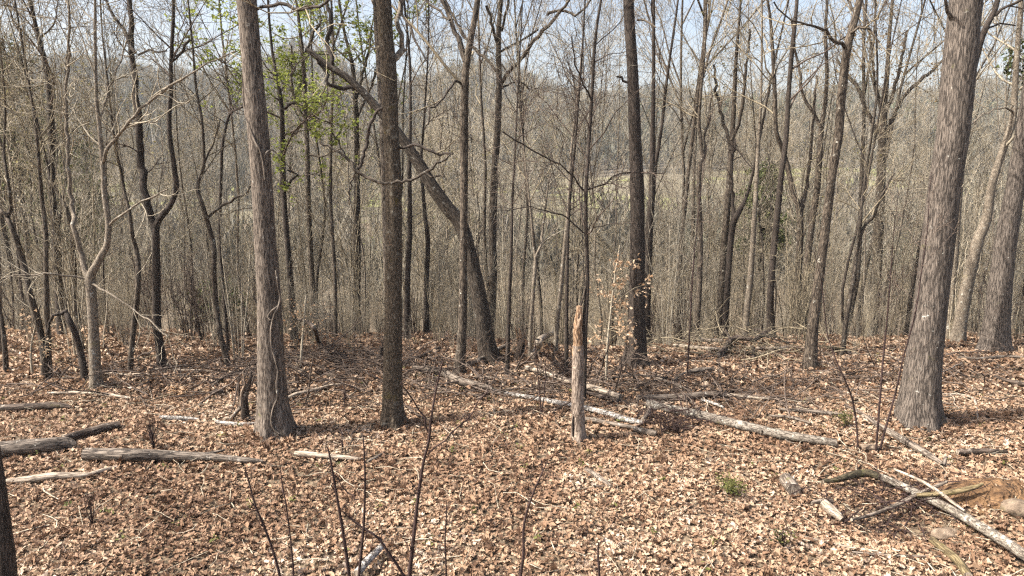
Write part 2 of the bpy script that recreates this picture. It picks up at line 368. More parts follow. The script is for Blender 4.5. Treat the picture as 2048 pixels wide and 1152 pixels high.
# ------------------------------------------------------------------ ground, meadow, hill (one terrain, three sheets sharing their edges)
def axis(parts):
    return np.unique(np.round(np.concatenate([np.arange(a, b, s) for a, b, s in parts]), 4))
XS = axis([(-900, -300, 40), (-300, -80, 12), (-80, -24, 3), (-24, -13, .8), (-13, 13, .16), (13, 24, .8), (24, 80, 3), (80, 300, 12), (300, 901, 40)])
def sheet(name, ys, m):
    X, Y = np.meshgrid(XS, ys); Z = gz(X, Y); V = np.stack([X, Y, Z], -1).reshape(-1, 3); nx = len(XS)
    i = (np.arange(len(ys) - 1)[:, None] * nx + np.arange(nx - 1)[None]).ravel()
    mb = MB(); mb.add(V, np.stack([i, i + 1, i + nx + 1, i + nx], 1))
    return tag(mb.build(name, m), kind='structure')
sheet('ground', axis([(-80, -10, 10), (-10, 3, 1), (3, 14.5, .12), (14.5, 24, .5), (24, 60, 2), (60, 109.9, 5)]).tolist() + [110.0], M['soil'])
sheet('meadow', [110.0] + axis([(115, 189.9, 5)]).tolist() + [190.0], M['meadow'])
sheet('hill', [190.0] + axis([(200, 640, 10), (640, 1201, 40)]).tolist(), M['hill'])

# ------------------------------------------------------------------ leaf litter
def scatter(y0, y1, per_m2, margin=1.0):
    """points on the ground inside the strip y0..y1, wide enough for the view and a step aside"""
    xm = .86 * y1 + margin; n = int((y1 - y0) * 2 * xm * per_m2)
    x = rng.uniform(-xm, xm, n); y = rng.uniform(y0, y1, n); k = np.abs(x) < .80 * y + margin
    return x[k], y[k]
mb = MB(); LOBED, SIMPLE = leafshape(True), leafshape(False)
for y0, y1, dens, sm in ((3.4, 6.2, 1500, .53), (6.2, 9.0, 1050, .60)):
    x, y = scatter(y0, y1, dens); n = len(x); z = gz(x, y)
    hm = np.exp(-(((x - MOUND.x) / .42) ** 2 + ((y - MOUND.y) / .26) ** 2)); hh = np.exp(-(((x - HOLLOW.x) / .5) ** 2 + ((y - HOLLOW.y) / .26) ** 2))
    k = rng.random(n) > np.maximum(.93 * (hm > .35), .55 * hh); x, y, z = x[k], y[k], z[k]; n = len(x)
    q = np.stack([x, y, np.zeros(n)], -1); clump = np.clip(.55 + .45 * vnoise(q * 1.1, 21) + .35 * vnoise(q * 3.1, 25), 0, 1.1)
    rn = np.clip(rng.beta(2.0, 1.5, n) * (.52 + .58 * clump), 0, 1)
    half = rng.random(n) < .75
    for sel, shp in ((half, LOBED), (~half, SIMPLE)):
        leaves(mb, np.stack([x, y, z + .006 + .03 * rng.random(n)], -1)[sel], ((.045 + .085 * rng.random(n) ** 1.5) * sm * 1.12)[sel], np.abs(rng.normal(0, .34, n))[sel], shp, .46, rnd=rn[sel])
x, y = scatter(9.0, 13.5, 640); n = len(x); rn = np.clip(rng.beta(2.0, 1.6, n), 0, 1)
leaves(mb, np.stack([x, y, gz(x, y) + .01 + .05 * rng.random(n)], -1), rng.uniform(.05, .105, n), np.abs(rng.normal(0, .42, n)), SIMPLE, .6, rnd=rn)
x, y = scatter(13.5, 22, 70); n = len(x)
leaves(mb, np.stack([x, y, gz(x, y) + .02 + .05 * rng.random(n)], -1), rng.uniform(.12, .2, n), np.abs(rng.normal(0, .4, n)), TINY, .4, rnd=np.clip(rng.beta(1.8, 1.9, n), 0, 1))
tag(mb.build('leaf_litter', M['litter'], smooth=False), 'dry tan and brown oak leaves covering the forest floor', 'leaf litter', kind='stuff')

# small twigs lying through the litter, too many to count
mb = MB()
x, y = scatter(3.5, 13.5, 9); n = len(x); a = rng.uniform(0, 2 * PI, n); L = rng.uniform(.08, .45, n)
P = [np.stack([x, y, gz(x, y) + .03 + rng.uniform(0, .03, n)], -1)]
for j in range(3):
    a = a + rng.normal(0, .3, n); q = P[-1] + np.stack([np.cos(a), np.sin(a), rng.normal(.0, .12, n)], -1) * (L / 3)[:, None]
    q[:, 2] = np.maximum(q[:, 2], gz(q[:, 0], q[:, 1]) + .02); P.append(q)
tubes(mb, np.stack(P, 1), np.repeat(rng.uniform(.002, .0055, n)[:, None], 4, 1) * np.array([1, .9, .8, .5]), 3)
tag(mb.build('twig_litter', M['twig_grey']), 'small dry twigs strewn through the dead leaves', 'twigs', kind='stuff')
# green sprouts
mb = MB(); x, y = scatter(3.6, 12.5, 1.3); n = len(x); k = np.repeat(np.arange(n), 7)
pos = np.stack([x[k] + rng.normal(0, .025, len(k)), y[k] + rng.normal(0, .025, len(k)), 0 * x[k]], -1); pos[:, 2] = gz(pos[:, 0], pos[:, 1]) + rng.uniform(.03, .08, len(k))
leaves(mb, pos, rng.uniform(.02, .045, len(k)), np.abs(rng.normal(.3, .4, len(k))), SIMPLE, .3)
tag(mb.build('green_sprouts', M['herb']), 'tiny green sprouts coming up between the dead leaves', 'ground cover', kind='stuff')
# ------------------------------------------------------------------ trees standing round the clearing, each traced at its own distance
def world_line(pts, Y, base=None, wander=0.0, dy=0.0, y_to=None):
    """photo pixels + widths -> points in the vertical plane through the tree (drifting by dy along it), radii in metres"""
    out = []; n = len(pts); ph = rng.random() * 6
    for i, (u, v, w) in enumerate(pts):
        t = i / max(1, n - 1)
        yy = Y + dy * t + wander * math.sin(ph + i * 1.7) * min(1, i)
        if base is not None and i == 0: p = base
        else: p = at(u, v, yy)
        out.append((p[0], p[1], p[2], px(w, p)))
    return np.array(out)

def trunk_mesh(mb, line, step, sides, flare, ridge, mi=0, lobes=5, seed=0):
    q = crom(line, step); P, R = q[:, :3], np.maximum(q[:, 3], .003)
    ph = rng.random() * 6
    def rf(a, L, bk):
        f = 1 + flare * np.exp(-L / .16) * (.55 + .45 * np.cos(lobes * a + ph + .6 * np.sin(2 * a))) + .25 * flare * np.exp(-L / .55)
        f = f + .035 * vnoise(bk * np.array([5, 5, 1.4]), seed + 2)
        if ridge:
            s = 1.0 / max(ridge, .001)
            k = bk * np.array([62, 62, 7]); k = k + .8 * vnoise(bk * np.array([24, 24, 12]), seed)[..., None]
            f = f + ridge * (1 - 2 * np.abs(vnoise(k, seed + 1))) * 1.0
        return f
    tubes(mb, P, R, sides, mi, rfun=rf)
    return q

TREES = []
def tree(label, cat, pts, Y=None, limbs=(), H=14, bm='brown', tw='twig', n1=14, hb=2.5, l1=2.2, k2=4, k3=3, flare=.35, sides=12, ridge=0.0, step=.2, name='bare_tree',
         foliage=None, group=None, ang=(48, 14), wander=.05, top=True, up=.35, cap=.025, rm=.0035, limblen=1.0):
    if Y is None: g = on_ground(pts[0][0], pts[0][1]); Y = g.y; base = (g.x, g.y, g.z - .06)
    else:
        p = at(pts[0][0], pts[0][1], Y); base = None
    line = world_line(pts, Y, base, wander)
    if base is None:                                   # the foot is hidden behind the brow: carry the stem down to the slope
        d = line[0, :3] - line[1, :3]; d = d / -d[2] if d[2] < -1e-3 else np.array([0, 0, -1.]); d[:2] = np.clip(d[:2], -.25, .25)
        x, y, z = line[0, :3]; h = z - gz1(x, y)
        if h > .05:
            foot = line[0].copy(); foot[:3] += d * (h + .05); foot[3] *= 1.12; foot[2] = gz1(foot[0], foot[1]) - .06; line = np.vstack([foot, line])
        base = tuple(line[0, :3])
    root = empty(name, base); tag(root, label, cat, group)
    b0 = np.array(base)
    if top:                                            # carry on above the frame, tapering
        last = line[-1]; d = line[-1, :3] - line[-2, :3]; d /= np.linalg.norm(d); hz = max(.4, base[2] + H - last[2])
        m = max(2, int(hz / 1.2))
        for i in range(1, m + 1):
            d = d + np.array([rng.normal(0, .05), rng.normal(0, .05), .06]); d /= np.linalg.norm(d)
            q = line[-1].copy(); q[:3] += d * (hz / m); q[3] = last[3] * (1 - .85 * i / m); line = np.vstack([line, q])
    line[:, :3] -= b0
    mb = MB(); q = trunk_mesh(mb, line, step, sides, flare, ridge, seed=int(rng.integers(99)))
    mb.build('trunk', M[bm], root)
    par_P, par_R = [], []
    upper = q[q[:, 2] > hb]
    if len(upper) > 3:
        t = resample(upper, 14); par_P.append(t[:, :3]); par_R.append(t[:, 3])
    lim_P, lim_R = [], []
    for L in limbs:
        pts_l, dy = L[0], L[1]
        # the limb leaves the trunk where its first pixel lies
        l = world_line(pts_l, Y, None, .04, dy); l[:, :3] -= b0
        c = crom(l, .1); j = np.interp(np.arange(len(c)), [0, len(c)], [0, 1])
        c[:, :3] += .012 * rng.normal(size=(len(c), 3)) * np.minimum(1, j * 6)[:, None]
        m = MB(); tubes(m, c[:, :3], np.maximum(c[:, 3], .004), 8, bumpy=.12, seed=3)
        m.build('limb', M[L[2] if len(L) > 2 else bm], root)
        t = resample(c, 14); lim_P.append(t[:, :3]); lim_R.append(t[:, 3])
    tips = None
    if n1 and par_P:
        P1, R1 = grow(np.array(par_P), np.array(par_R), n1, l1, 8, .02, .98, ang, .20, up, .45, cap, .25, .45)
        mb = MB(); tubes(mb, P1, R1, 5)
        P1a, R1a = P1, R1
        if lim_P:
            pl = np.stack([resample(np.c_[a, r], 8) for a, r in zip(lim_P, lim_R)]); P1a = np.concatenate([P1, pl[:, :, :3]]); R1a = np.concatenate([R1, pl[:, :, 3]])
        P2, R2 = grow(P1a, R1a, int(len(P1a) * k2), l1 * .5, 6, .15, 1, (45, 14), .24, up * .6, .6, .011, .35, .4, True, rm)
        tubes(mb, P2, R2, 4)
        P3, R3 = grow(P2, R2, int(len(P2) * k3), l1 * .24, 5, .1, 1, (42, 14), .26, up * .5, .7, .006, .5, .3, True, rm * .85)
        tubes(mb, P3, R3, 3)
        mb.build('crown', M[tw], root); tips = np.concatenate([P3[:, 2:].reshape(-1, 3), P2[:, -1]])
    if foliage and tips is not None:
        key, n, size, tilt = foliage
        p = tips[rng.integers(len(tips), size=n)] + rng.normal(0, .04, (n, 3))
        mb = MB(); leaves(mb, p, rng.uniform(.6, 1.3, n) * size, np.abs(rng.normal(tilt, .5, n)), TINY, .3); mb.build('foliage', M[key], root, smooth=False)
    TREES.append((base[0], base[1])); return root, np.array(base), Y, q

# ---- the big ones
A_root, A_base, A_Y, A_q = tree('big grey oak trunk left of centre with a vine winding up it', 'tree',
     [(552, 872, 62), (549, 840, 58), (545, 790, 53), (541, 700, 49), (538, 588, 45), (530, 480, 41), (526, 400, 40), (517, 270, 40), (505, 140, 38), (493, 0, 38)],
     H=17, bm='grey', n1=14, hb=7, l1=3.5, flare=.72, sides=72, ridge=.028, step=.03, wander=0, name='oak_tree',
     limbs=[([(1460/2.88, 20, 6), (560, 5, 7), (590, 16, 7), (640, 12, 6), (680, -25, 5)], -.5, 'dark')], k2=2, k3=2)
B_root, B_base, B_Y, B_q = tree('dark mossy trunk with roots spread at its foot, second large trunk from the left', 'tree',
     [(786, 855, 42), (785, 830, 37), (785, 780, 35), (787, 588, 34), (787, 380, 32), (782, 270, 31), (777, 140, 31), (771, 70, 29), (767, 0, 29)],
     H=16, bm='mossy', n1=14, hb=7, l1=3.2, flare=1.0, sides=48, ridge=.035, step=.05, wander=0, name='oak_tree',
     limbs=[([(785, 122, 13), (800, 106, 13), (806, 94, 11), (800, 72, 9), (797, 40, 10), (801, 0, 10), (808, -60, 9)], .25, 'pale'),
            ([(752, 20, 5), (747, 0, 6), (738, -40, 5)], .2), ([(794, -10, 5), (815, 45, 4), (835, 85, 4), (850, 120, 3)], -.3, 'dark'),
            ([(798, 296, 6), (830, 293, 6), (852, 296, 6), (880, 305, 5), (902, 309, 4)], -.3, 'dark')], k2=2, k3=2)
C_root, C_base, C_Y, C_q = tree('thickest grey oak trunk on the right with furrowed bark', 'tree',
     [(1836, 850, 74), (1838, 815, 70), (1841, 779, 67), (1851, 690, 61), (1864, 588, 58), (1876, 480, 56), (1888, 380, 56), (1905, 270, 58), (1918, 140, 60), (1932, 0, 58)],
     H=18, bm='oak', n1=12, hb=8, l1=3.5, flare=.58, sides=84, ridge=.03, step=.03, wander=0, name='oak_tree',
     limbs=[([(1905, 45, 9), (1895, 20, 7), (1886, -20, 6)], -.2)], k2=2, k3=2)
D_root, D_base, D_Y, D_q = tree('dark brown straight trunk right of centre with flared foot beside pale beech leaves', 'tree',
     [(1271, 737, 46), (1271, 715, 41), (1272, 690, 38), (1274, 588, 32), (1275, 450, 28), (1274, 380, 28), (1270, 270, 24), (1265, 140, 22), (1257, 0, 21)],
     H=17, bm='dark', n1=14, hb=8, l1=3, flare=.75, sides=48, ridge=.035, step=.06, wander=0, name='oak_tree',
     limbs=[([(1262, 170, 5), (1250, 160, 5), (1240, 152, 5), (1233, 150, 3)], -.1), ([(1275, 40, 5), (1290, 42, 4), (1310, 55, 3)], -.1, 'pale')], k2=2, k3=2)
tree('slim dark trunk forking high in the centre with a dead limb drooping left', 'tree',
     [(919, 750, 25), (919, 725, 22), (923, 690, 19), (926, 588, 16), (928, 380, 15), (928, 270, 16), (930, 165, 16), (933, 125, 14), (945, 60, 12), (955, 0, 11)],
     H=12, bm='brown', n1=16, hb=3.6, l1=2.2, flare=.3, sides=20, ridge=.03, step=.1, wander=0,
     limbs=[([(931, 122, 12), (915, 75, 10), (900, 40, 9), (886, 0, 8), (870, -50, 7)], .4), ([(900, 40, 5), (880, 22, 5), (850, -2, 4)], .2),
            ([(926, 170, 5), (915, 163, 5), (903, 172, 5), (880, 205, 4), (862, 217, 4), (855, 250, 3)], -.5, 'dark')])
tree('heavy trunk leaning to the left behind the dark mossy trunk, broken off at its top', 'leaning tree',
     [(981, 724, 40), (973, 690, 34), (964, 623, 31), (946, 536, 28), (922, 450, 28), (894, 415, 27), (863, 370, 25), (838, 328, 23), (803, 275, 19), (772, 238, 17), (745, 205, 16), (700, 160, 14), (655, 130, 13), (624, 106, 11), (612, 97, 7)],
     H=5, bm='brown', n1=0, top=False, flare=.5, sides=28, ridge=.04, step=.08, wander=0, name='leaning_tree',
     limbs=[([(664, 134, 7), (664, 122, 8), (661, 100, 9), (653, 83, 9), (661, 60, 9), (664, 40, 8), (655, 14, 7), (652, -20, 6)], .2, 'dark'),
            ([(720, 178, 7), (700, 174, 8), (678, 174, 8), (657, 170, 7), (655, 150, 6), (644, 132, 6), (632, 118, 4)], -.2, 'dark')])
tree('tall grey-brown tree in the centre spreading wide limbs against the sky', 'tree',
     [(985, 590, 16), (987, 536, 16), (985, 467, 16), (988, 380, 15), (990, 330, 14), (995, 260, 14), (998, 174, 12), (997, 104, 11), (998, 50, 10), (1002, 0, 9)],
     Y=15.5, H=17, bm='brown', n1=16, hb=7, l1=2.6, flare=.3, sides=14, step=.15, wander=0,
     limbs=[([(1002, 168, 8), (1020, 141, 8), (1040, 120, 8), (1060, 92, 8), (1085, 62, 8), (1105, 40, 7), (1130, 12, 6), (1150, -20, 5)], -.6),
            ([(1094, 30, 6), (1105, 24, 6), (1130, 22, 5), (1152, 30, 5), (1165, 20, 4), (1185, -5, 4)], -.4),
            ([(992, 142, 6), (975, 120, 6), (950, 98, 6), (925, 65, 6), (905, 30, 5), (892, 0, 4)], .6),
            ([(1003, 103, 5), (1020, 92, 5), (1050, 78, 4), (1075, 60, 4)], .3), ([(994, 85, 7), (985, 55, 6), (975, 10, 6)], -.3), ([(1003, 62, 6), (1012, 30, 5), (1018, -10, 5)], -.3),
            ([(1001, 178, 5), (1016, 170, 4), (1040, 163, 3), (1060, 180, 3)], .4)])
tree('dark trunk leaning right with a crooked dead branch near the top of the frame', 'tree',
     [(1619, 738, 27), (1622, 700, 23), (1626, 650, 20), (1634, 588, 19), (1648, 480, 17), (1659, 390, 16), (1667, 330, 16), (1677, 270, 17), (1682, 200, 17), (1694, 100, 16), (1707, 50, 14), (1719, 0, 13)],
     H=13, bm='brown', n1=16, hb=5, l1=2.2, flare=.3, sides=24, ridge=.04, step=.1, wander=0,
     limbs=[([(1690, 96, 7), (1684, 86, 7), (1669, 82, 7), (1656, 62, 6), (1645, 60, 6), (1625, 50, 5), (1600, 46, 4), (1570, 30, 3), (1545, 5, 3)], -.4),
            ([(1698, 66, 5), (1715, 58, 5), (1738, 60, 4), (1760, 86, 4)], -.3), ([(1710, 26, 5), (1700, 5, 5), (1690, -15, 4)], .2)])
tree('dark leaning trunk at the right edge of the photo, widening towards its foot', 'tree',
     [(1988, 706, 52), (1992, 660, 44), (1999, 588, 40), (2012, 480, 37), (2030, 380, 32), (2048, 260, 28), (2070, 120, 25)],
     H=14, bm='oak', n1=10, hb=6, l1=2.6, flare=.5, sides=36, ridge=.05, step=.08, wander=0, name='oak_tree')
tree('pale crooked trunk leaning right with a dark knot, beside the right edge', 'tree',
     [(1914, 686, 26), (1920, 650, 23), (1931, 588, 22), (1941, 540, 22), (1952, 495, 21), (1960, 470, 20), (1973, 440, 18), (1982, 380, 15), (1994, 335, 14), (2008, 295, 13), (2026, 235, 12), (2030, 174, 11), (2037, 70, 10), (2042, 0, 9)],
     Y=12.2, H=11, bm='pale', tw='twig_grey', n1=14, hb=2.6, l1=2.0, flare=.3, sides=18, step=.1, wander=0,
     limbs=[([(2031, 228, 6), (2010, 215, 4), (1975, 225, 3), (1940, 250, 3)], -.3)])
tree('pale straight trunk half hidden behind the thickest oak', 'tree',
     [(1900, 640, 14), (1905, 560, 14), (1910, 500, 14), (1917, 397, 13), (1926, 300, 11), (1930, 200, 9)], Y=13.0, H=11, bm='pale', tw='twig_grey', n1=12, hb=4, l1=2)
tree('dark limby tree rising from behind the thickest oak near the top right', 'tree',
     [(1900, 500, 16), (1925, 290, 14), (1940, 172, 13), (1957, 97, 12), (1973, 52, 11), (1990, 20, 10), (1999, -15, 9)], Y=11.4, H=11, bm='dark', tw='twig_dark', n1=8, hb=6, l1=1.8,
     limbs=[([(1977, 42, 6), (1992, 27, 6), (2015, 12, 5), (2045, 0, 5), (2070, -20, 4)], -.2), ([(1970, 60, 4), (2000, 45, 3), (2028, 52, 3)], .2)])
# ---- right middle distance
tree('dark slender trunk standing alone right of centre behind the fallen branches', 'tree',
     [(1544, 680, 17), (1541, 640, 14), (1541, 588, 13), (1545, 530, 12), (1549, 484, 12), (1558, 397, 12), (1563, 347, 11), (1572, 278, 10), (1577, 190, 9), (1584, 104, 9), (1591, 35, 8), (1594, 0, 7)],
     Y=12.8, H=12, bm='dark', tw='twig_dark', n1=18, hb=4, l1=2.0)
tree('forked brown tree whose two stems part at head height, right of centre', 'tree',
     [(1593, 680, 14), (1595, 600, 14), (1597, 540, 14), (1600, 432, 13), (1588, 390, 11), (1574, 330, 10), (1562, 290, 9), (1552, 260, 8), (1549, 174, 8), (1542, 52, 6), (1535, 0, 5)],
     Y=13.2, H=11, bm='brown', n1=16, hb=4, l1=2.0, limbs=[([(1600, 435, 9), (1607, 400, 9), (1612, 380, 8), (1618, 330, 7), (1626, 250, 6), (1632, 150, 5)], .4)])
tree('brown tree forking into a wide V beside the dark leaning trunk', 'tree',
     [(1604, 676, 14), (1608, 600, 14), (1615, 519, 13), (1626, 432, 12), (1634, 380, 12), (1640, 295, 11), (1643, 252, 10), (1650, 208, 8), (1654, 139, 7), (1651, 70, 6), (1655, 0, 5)],
     Y=13.8, H=13, bm='brown', n1=18, hb=5, l1=2.2, limbs=[([(1642, 254, 8), (1625, 225, 7), (1605, 184, 6), (1598, 140, 6), (1591, 104, 5), (1583, 40, 4)], .3)])
tree('thin bare tree leaning right and forking low, in the open between two right-hand trunks', 'tree',
     [(1684, 714, 10), (1690, 660, 9), (1699, 606, 9), (1708, 550, 9), (1714, 500, 8), (1717, 478, 8), (1722, 420, 6), (1727, 380, 6), (1737, 310, 5), (1747, 243, 5), (1755, 150, 4)],
     H=8, bm='brown', n1=14, hb=2, l1=1.4, sides=8, limbs=[([(1717, 476, 6), (1730, 455, 6), (1744, 440, 6), (1756, 410, 5), (1770, 378, 4), (1790, 345, 3)], -.2)])
tree('broad pale-brown tree with a wide fan of limbs, left of the thickest oak', 'tree',
     [(1745, 640, 20), (1750, 580, 20), (1754, 530, 19), (1758, 450, 18), (1761, 382, 17), (1765, 278, 15), (1770, 200, 11), (1774, 150, 9), (1778, 80, 7), (1785, 0, 6)],
     Y=19, H=19, bm='brown', tw='twig', n1=22, hb=8, l1=3.0, k2=5, foliage=('bud', 2600, .075, .6),
     limbs=[([(1763, 285, 9), (1750, 255, 9), (1735, 225, 8), (1715, 175, 8), (1695, 152, 7), (1675, 120, 5)], .5), ([(1768, 290, 9), (1780, 250, 9), (1797, 212, 8), (1815, 185, 7), (1840, 160, 7), (1865, 140, 6), (1890, 118, 5)], .5),
            ([(1768, 230, 8), (1785, 190, 7), (1800, 130, 6), (1815, 60, 5)], -.5), ([(1768, 220, 8), (1750, 170, 6), (1745, 110, 5), (1735, 40, 4)], -.6)])
tree('smooth grey-brown tree with a kinked stem right of the dark straight trunk', 'tree',
     [(1391, 676, 13), (1397, 600, 12), (1400, 530, 11), (1400, 449, 11), (1397, 380, 10), (1400, 330, 9), (1405, 310, 8), (1398, 250, 7), (1402, 180, 6), (1410, 90, 5)],
     Y=13.5, H=12, bm='brown', n1=16, hb=4, l1=2.0, limbs=[([(1403, 325, 6), (1412, 300, 6), (1407, 280, 5), (1416, 240, 5), (1425, 190, 4)], .3)])
tree('grey tree with dense upright limbs, first of a close pair right of centre', 'tree',
     [(1436, 668, 16), (1443, 580, 15), (1448, 500, 14), (1452, 449, 14), (1458, 370, 12), (1463, 295, 11), (1468, 210, 9), (1472, 120, 7), (1480, 20, 5)],
     Y=15, H=17, bm='brown', n1=24, hb=6.5, l1=2.8, ang=(32, 10), foliage=('olive', 1000, .06, .6), limbs=[([(1462, 300, 8), (1450, 250, 7), (1436, 200, 6), (1428, 130, 5)], .4), ([(1464, 280, 8), (1480, 235, 7), (1490, 160, 6), (1500, 60, 4)], -.4)])
tree('brown tree crowded against the grey upright-limbed tree right of centre', 'tree',
     [(1450, 660, 13), (1455, 570, 12), (1460, 500, 12), (1466, 449, 12), (1474, 430, 12), (1488, 405, 8), (1500, 370, 6), (1515, 300, 5)],
     Y=14.2, H=10, bm='dark', tw='twig_dark', n1=14, hb=3.5, l1=1.8, limbs=[([(1465, 455, 8), (1466, 400, 7), (1462, 340, 6), (1470, 280, 5)], .3)])
tree('pale streaked stem with shreds of light bark left of the small cedar', 'tree',
     [(1489, 676, 12), (1494, 620, 12), (1501, 554, 12), (1508, 449, 10), (1512, 380, 9), (1516, 300, 7), (1522, 200, 5)], Y=13.6, H=10, bm='pale', tw='twig_grey', n1=14, hb=4, l1=1.8)
# ---- behind and around the dark straight trunk
tree('dark stem with a forked top directly behind the dark straight trunk', 'tree',
     [(1292, 640, 16), (1296, 540, 16), (1300, 440, 14), (1304, 382, 13), (1305, 280, 10), (1307, 174, 8), (1307, 90, 7), (1307, 0, 6)], Y=13.4, H=13, bm='dark', tw='twig_dark', n1=16, hb=6, l1=2.0)
tree('crooked black stem rising to the right from behind the dark straight trunk', 'tree',
     [(1296, 450, 10), (1300, 425, 10), (1306, 390, 9), (1311, 330, 8), (1318, 290, 7), (1325, 243, 6), (1330, 190, 6), (1339, 121, 5), (1349, 52, 5), (1356, 0, 4)], Y=14, H=14, bm='dark', tw='twig_dark', n1=18, hb=5, l1=2.0)
tree('straight thin sapling behind the broken snag, taller than the frame', 'sapling',
     [(1168, 803, 9), (1169, 740, 9), (1171, 650, 9), (1175, 560, 8), (1172, 449, 8), (1172, 380, 8), (1177, 300, 7), (1183, 208, 7), (1190, 87, 6), (1202, 0, 5)],
     H=9, bm='dark', tw='twig_dark', n1=26, hb=1.6, l1=1.3, sides=10, flare=.2, name='sapling',
     limbs=[([(1183, 200, 4), (1160, 150, 3), (1140, 70, 3)], -.2), ([(1173, 470, 3), (1120, 430, 3), (1060, 415, 2), (1000, 425, 2)], -.3), ([(1171, 385, 4), (1120, 330, 3), (1060, 300, 3), (1005, 262, 3)], -.5), ([(1172, 380, 4), (1210, 365, 3), (1260, 345, 3), (1330, 350, 2)], -.2)])
tree('thin straight sapling left of the broken snag with a dark lower stem', 'sapling',
     [(1133, 751, 9), (1133, 660, 8), (1134, 571, 7), (1136, 467, 6), (1141, 380, 6), (1148, 313, 5), (1155, 226, 5), (1163, 120, 4), (1168, 40, 3)], H=8, bm='dark', tw='twig_dark', n1=24, hb=1.8, l1=1.2, sides=8, flare=.2, name='sapling')
tree('pale-barked sapling leaning slightly right, left of the dark-stemmed sapling', 'sapling',
     [(1110, 712, 9), (1114, 650, 9), (1122, 571, 8), (1130, 484, 7), (1138, 400, 6), (1143, 300, 5)], H=8, bm='pale', tw='twig_grey', n1=18, hb=2.5, l1=1.3, sides=8, flare=.2, name='sapling')
tree('light grey sapling forking into a Y in the centre behind the brush', 'sapling',
     [(1059, 724, 9), (1061, 660, 8), (1065, 606, 8), (1068, 560, 8), (1071, 517, 7), (1067, 490, 5), (1064, 449, 5), (1058, 390, 4), (1050, 320, 3)], H=7, bm='pale', tw='twig_grey', n1=18, hb=2.2, l1=1.2, sides=8, flare=.2, name='sapling',
     limbs=[([(1071, 515, 5), (1080, 495, 5), (1085, 474, 5), (1090, 420, 4), (1098, 350, 3)], .1)])
tree('straight dark sapling in the centre, rising between the brush and a log', 'sapling',
     [(1014, 757, 9), (1016, 690, 8), (1019, 588, 7), (1023, 501, 6), (1025, 400, 5), (1030, 300, 4)], H=7, bm='dark', tw='twig_dark', n1=20, hb=2, l1=1.2, sides=8, flare=.2, name='sapling')
tree('dark stem standing in the thicket to the right of the dark mossy trunk', 'tree',
     [(813, 684, 13), (814, 620, 12), (815, 554, 11), (818, 500, 11), (820, 449, 10), (819, 330, 8), (821, 220, 6), (818, 100, 5)], Y=12.3, H=11, bm='dark', tw='twig_dark', n1=16, hb=3.5, l1=1.8, sides=10)
tree('lumpy dark stem half way between the mossy trunk and the slim forked trunk', 'tree',
     [(853, 640, 11), (853, 560, 10), (856, 484, 10), (850, 430, 8), (846, 380, 7), (842, 330, 6), (848, 240, 4)], Y=13.5, H=9, bm='dark', tw='twig_dark', n1=14, hb=3.5, l1=1.6)
tree('brown tree seen just left of the mossy trunk with a green-budding top', 'tree',
     [(711, 672, 17), (713, 600, 16), (714, 519, 15), (714, 415, 14), (714, 347, 12), (713, 243, 10), (709, 180, 9), (705, 130, 8), (690, 70, 6), (678, 0, 5)], Y=14, H=14, bm='brown', n1=20, hb=5, l1=2.2, foliage=('spring', 1600, .08, .7),
     limbs=[([(711, 200, 7), (725, 150, 6), (738, 100, 5), (745, 50, 4)], .3), ([(712, 240, 6), (722, 215, 6), (740, 180, 5), (760, 120, 4)], .3)])
tree('pale grey trunk showing past the left side of the mossy trunk', 'tree',
     [(776, 560, 16), (772, 420, 16), (768, 300, 15), (763, 200, 14), (757, 100, 13), (752, 0, 12)], Y=13, H=15, bm='grey', n1=12, hb=8, l1=2.4)
# ---- between the grey oak and the mossy trunk
tree('dark crooked tree right of the vine-wound oak with spring-green sprays', 'tree',
     [(589, 686, 14), (586, 640, 13), (583, 588, 12), (576, 501, 11), (569, 415, 11), (566, 347, 11), (564, 226, 9), (558, 180, 8), (549, 130, 6), (540, 60, 5)], Y=12.0, H=10, bm='dark', tw='twig_dark', n1=24, hb=3, l1=1.9, sides=10, foliage=('spring', 4800, .066, .5),
     limbs=[([(563, 222, 5), (590, 205, 5), (610, 222, 4), (640, 240, 4), (665, 244, 3)], -.3), ([(568, 385, 6), (582, 360, 6), (596, 350, 4), (575, 340, 3)], -.2, 'dark')])
tree('straight dark tree, taller, a pace right of the crooked green-sprayed one', 'tree',
     [(632, 668, 13), (628, 610, 12), (624, 554, 11), (619, 449, 10), (616, 380, 10), (615, 313, 10), (611, 208, 9), (606, 121, 8), (597, 35, 6), (592, 0, 5)], Y=12.9, H=12, bm='brown', n1=22, hb=3.5, l1=2.2, foliage=('spring', 7500, .07, .5),
     limbs=[([(610, 240, 6), (595, 210, 5), (585, 165, 4), (584, 90, 4)], .2), ([(605, 122, 5), (620, 85, 5), (640, 40, 4)], -.2), ([(612, 310, 4), (640, 313, 4), (663, 305, 3), (690, 295, 3)], -.2)])
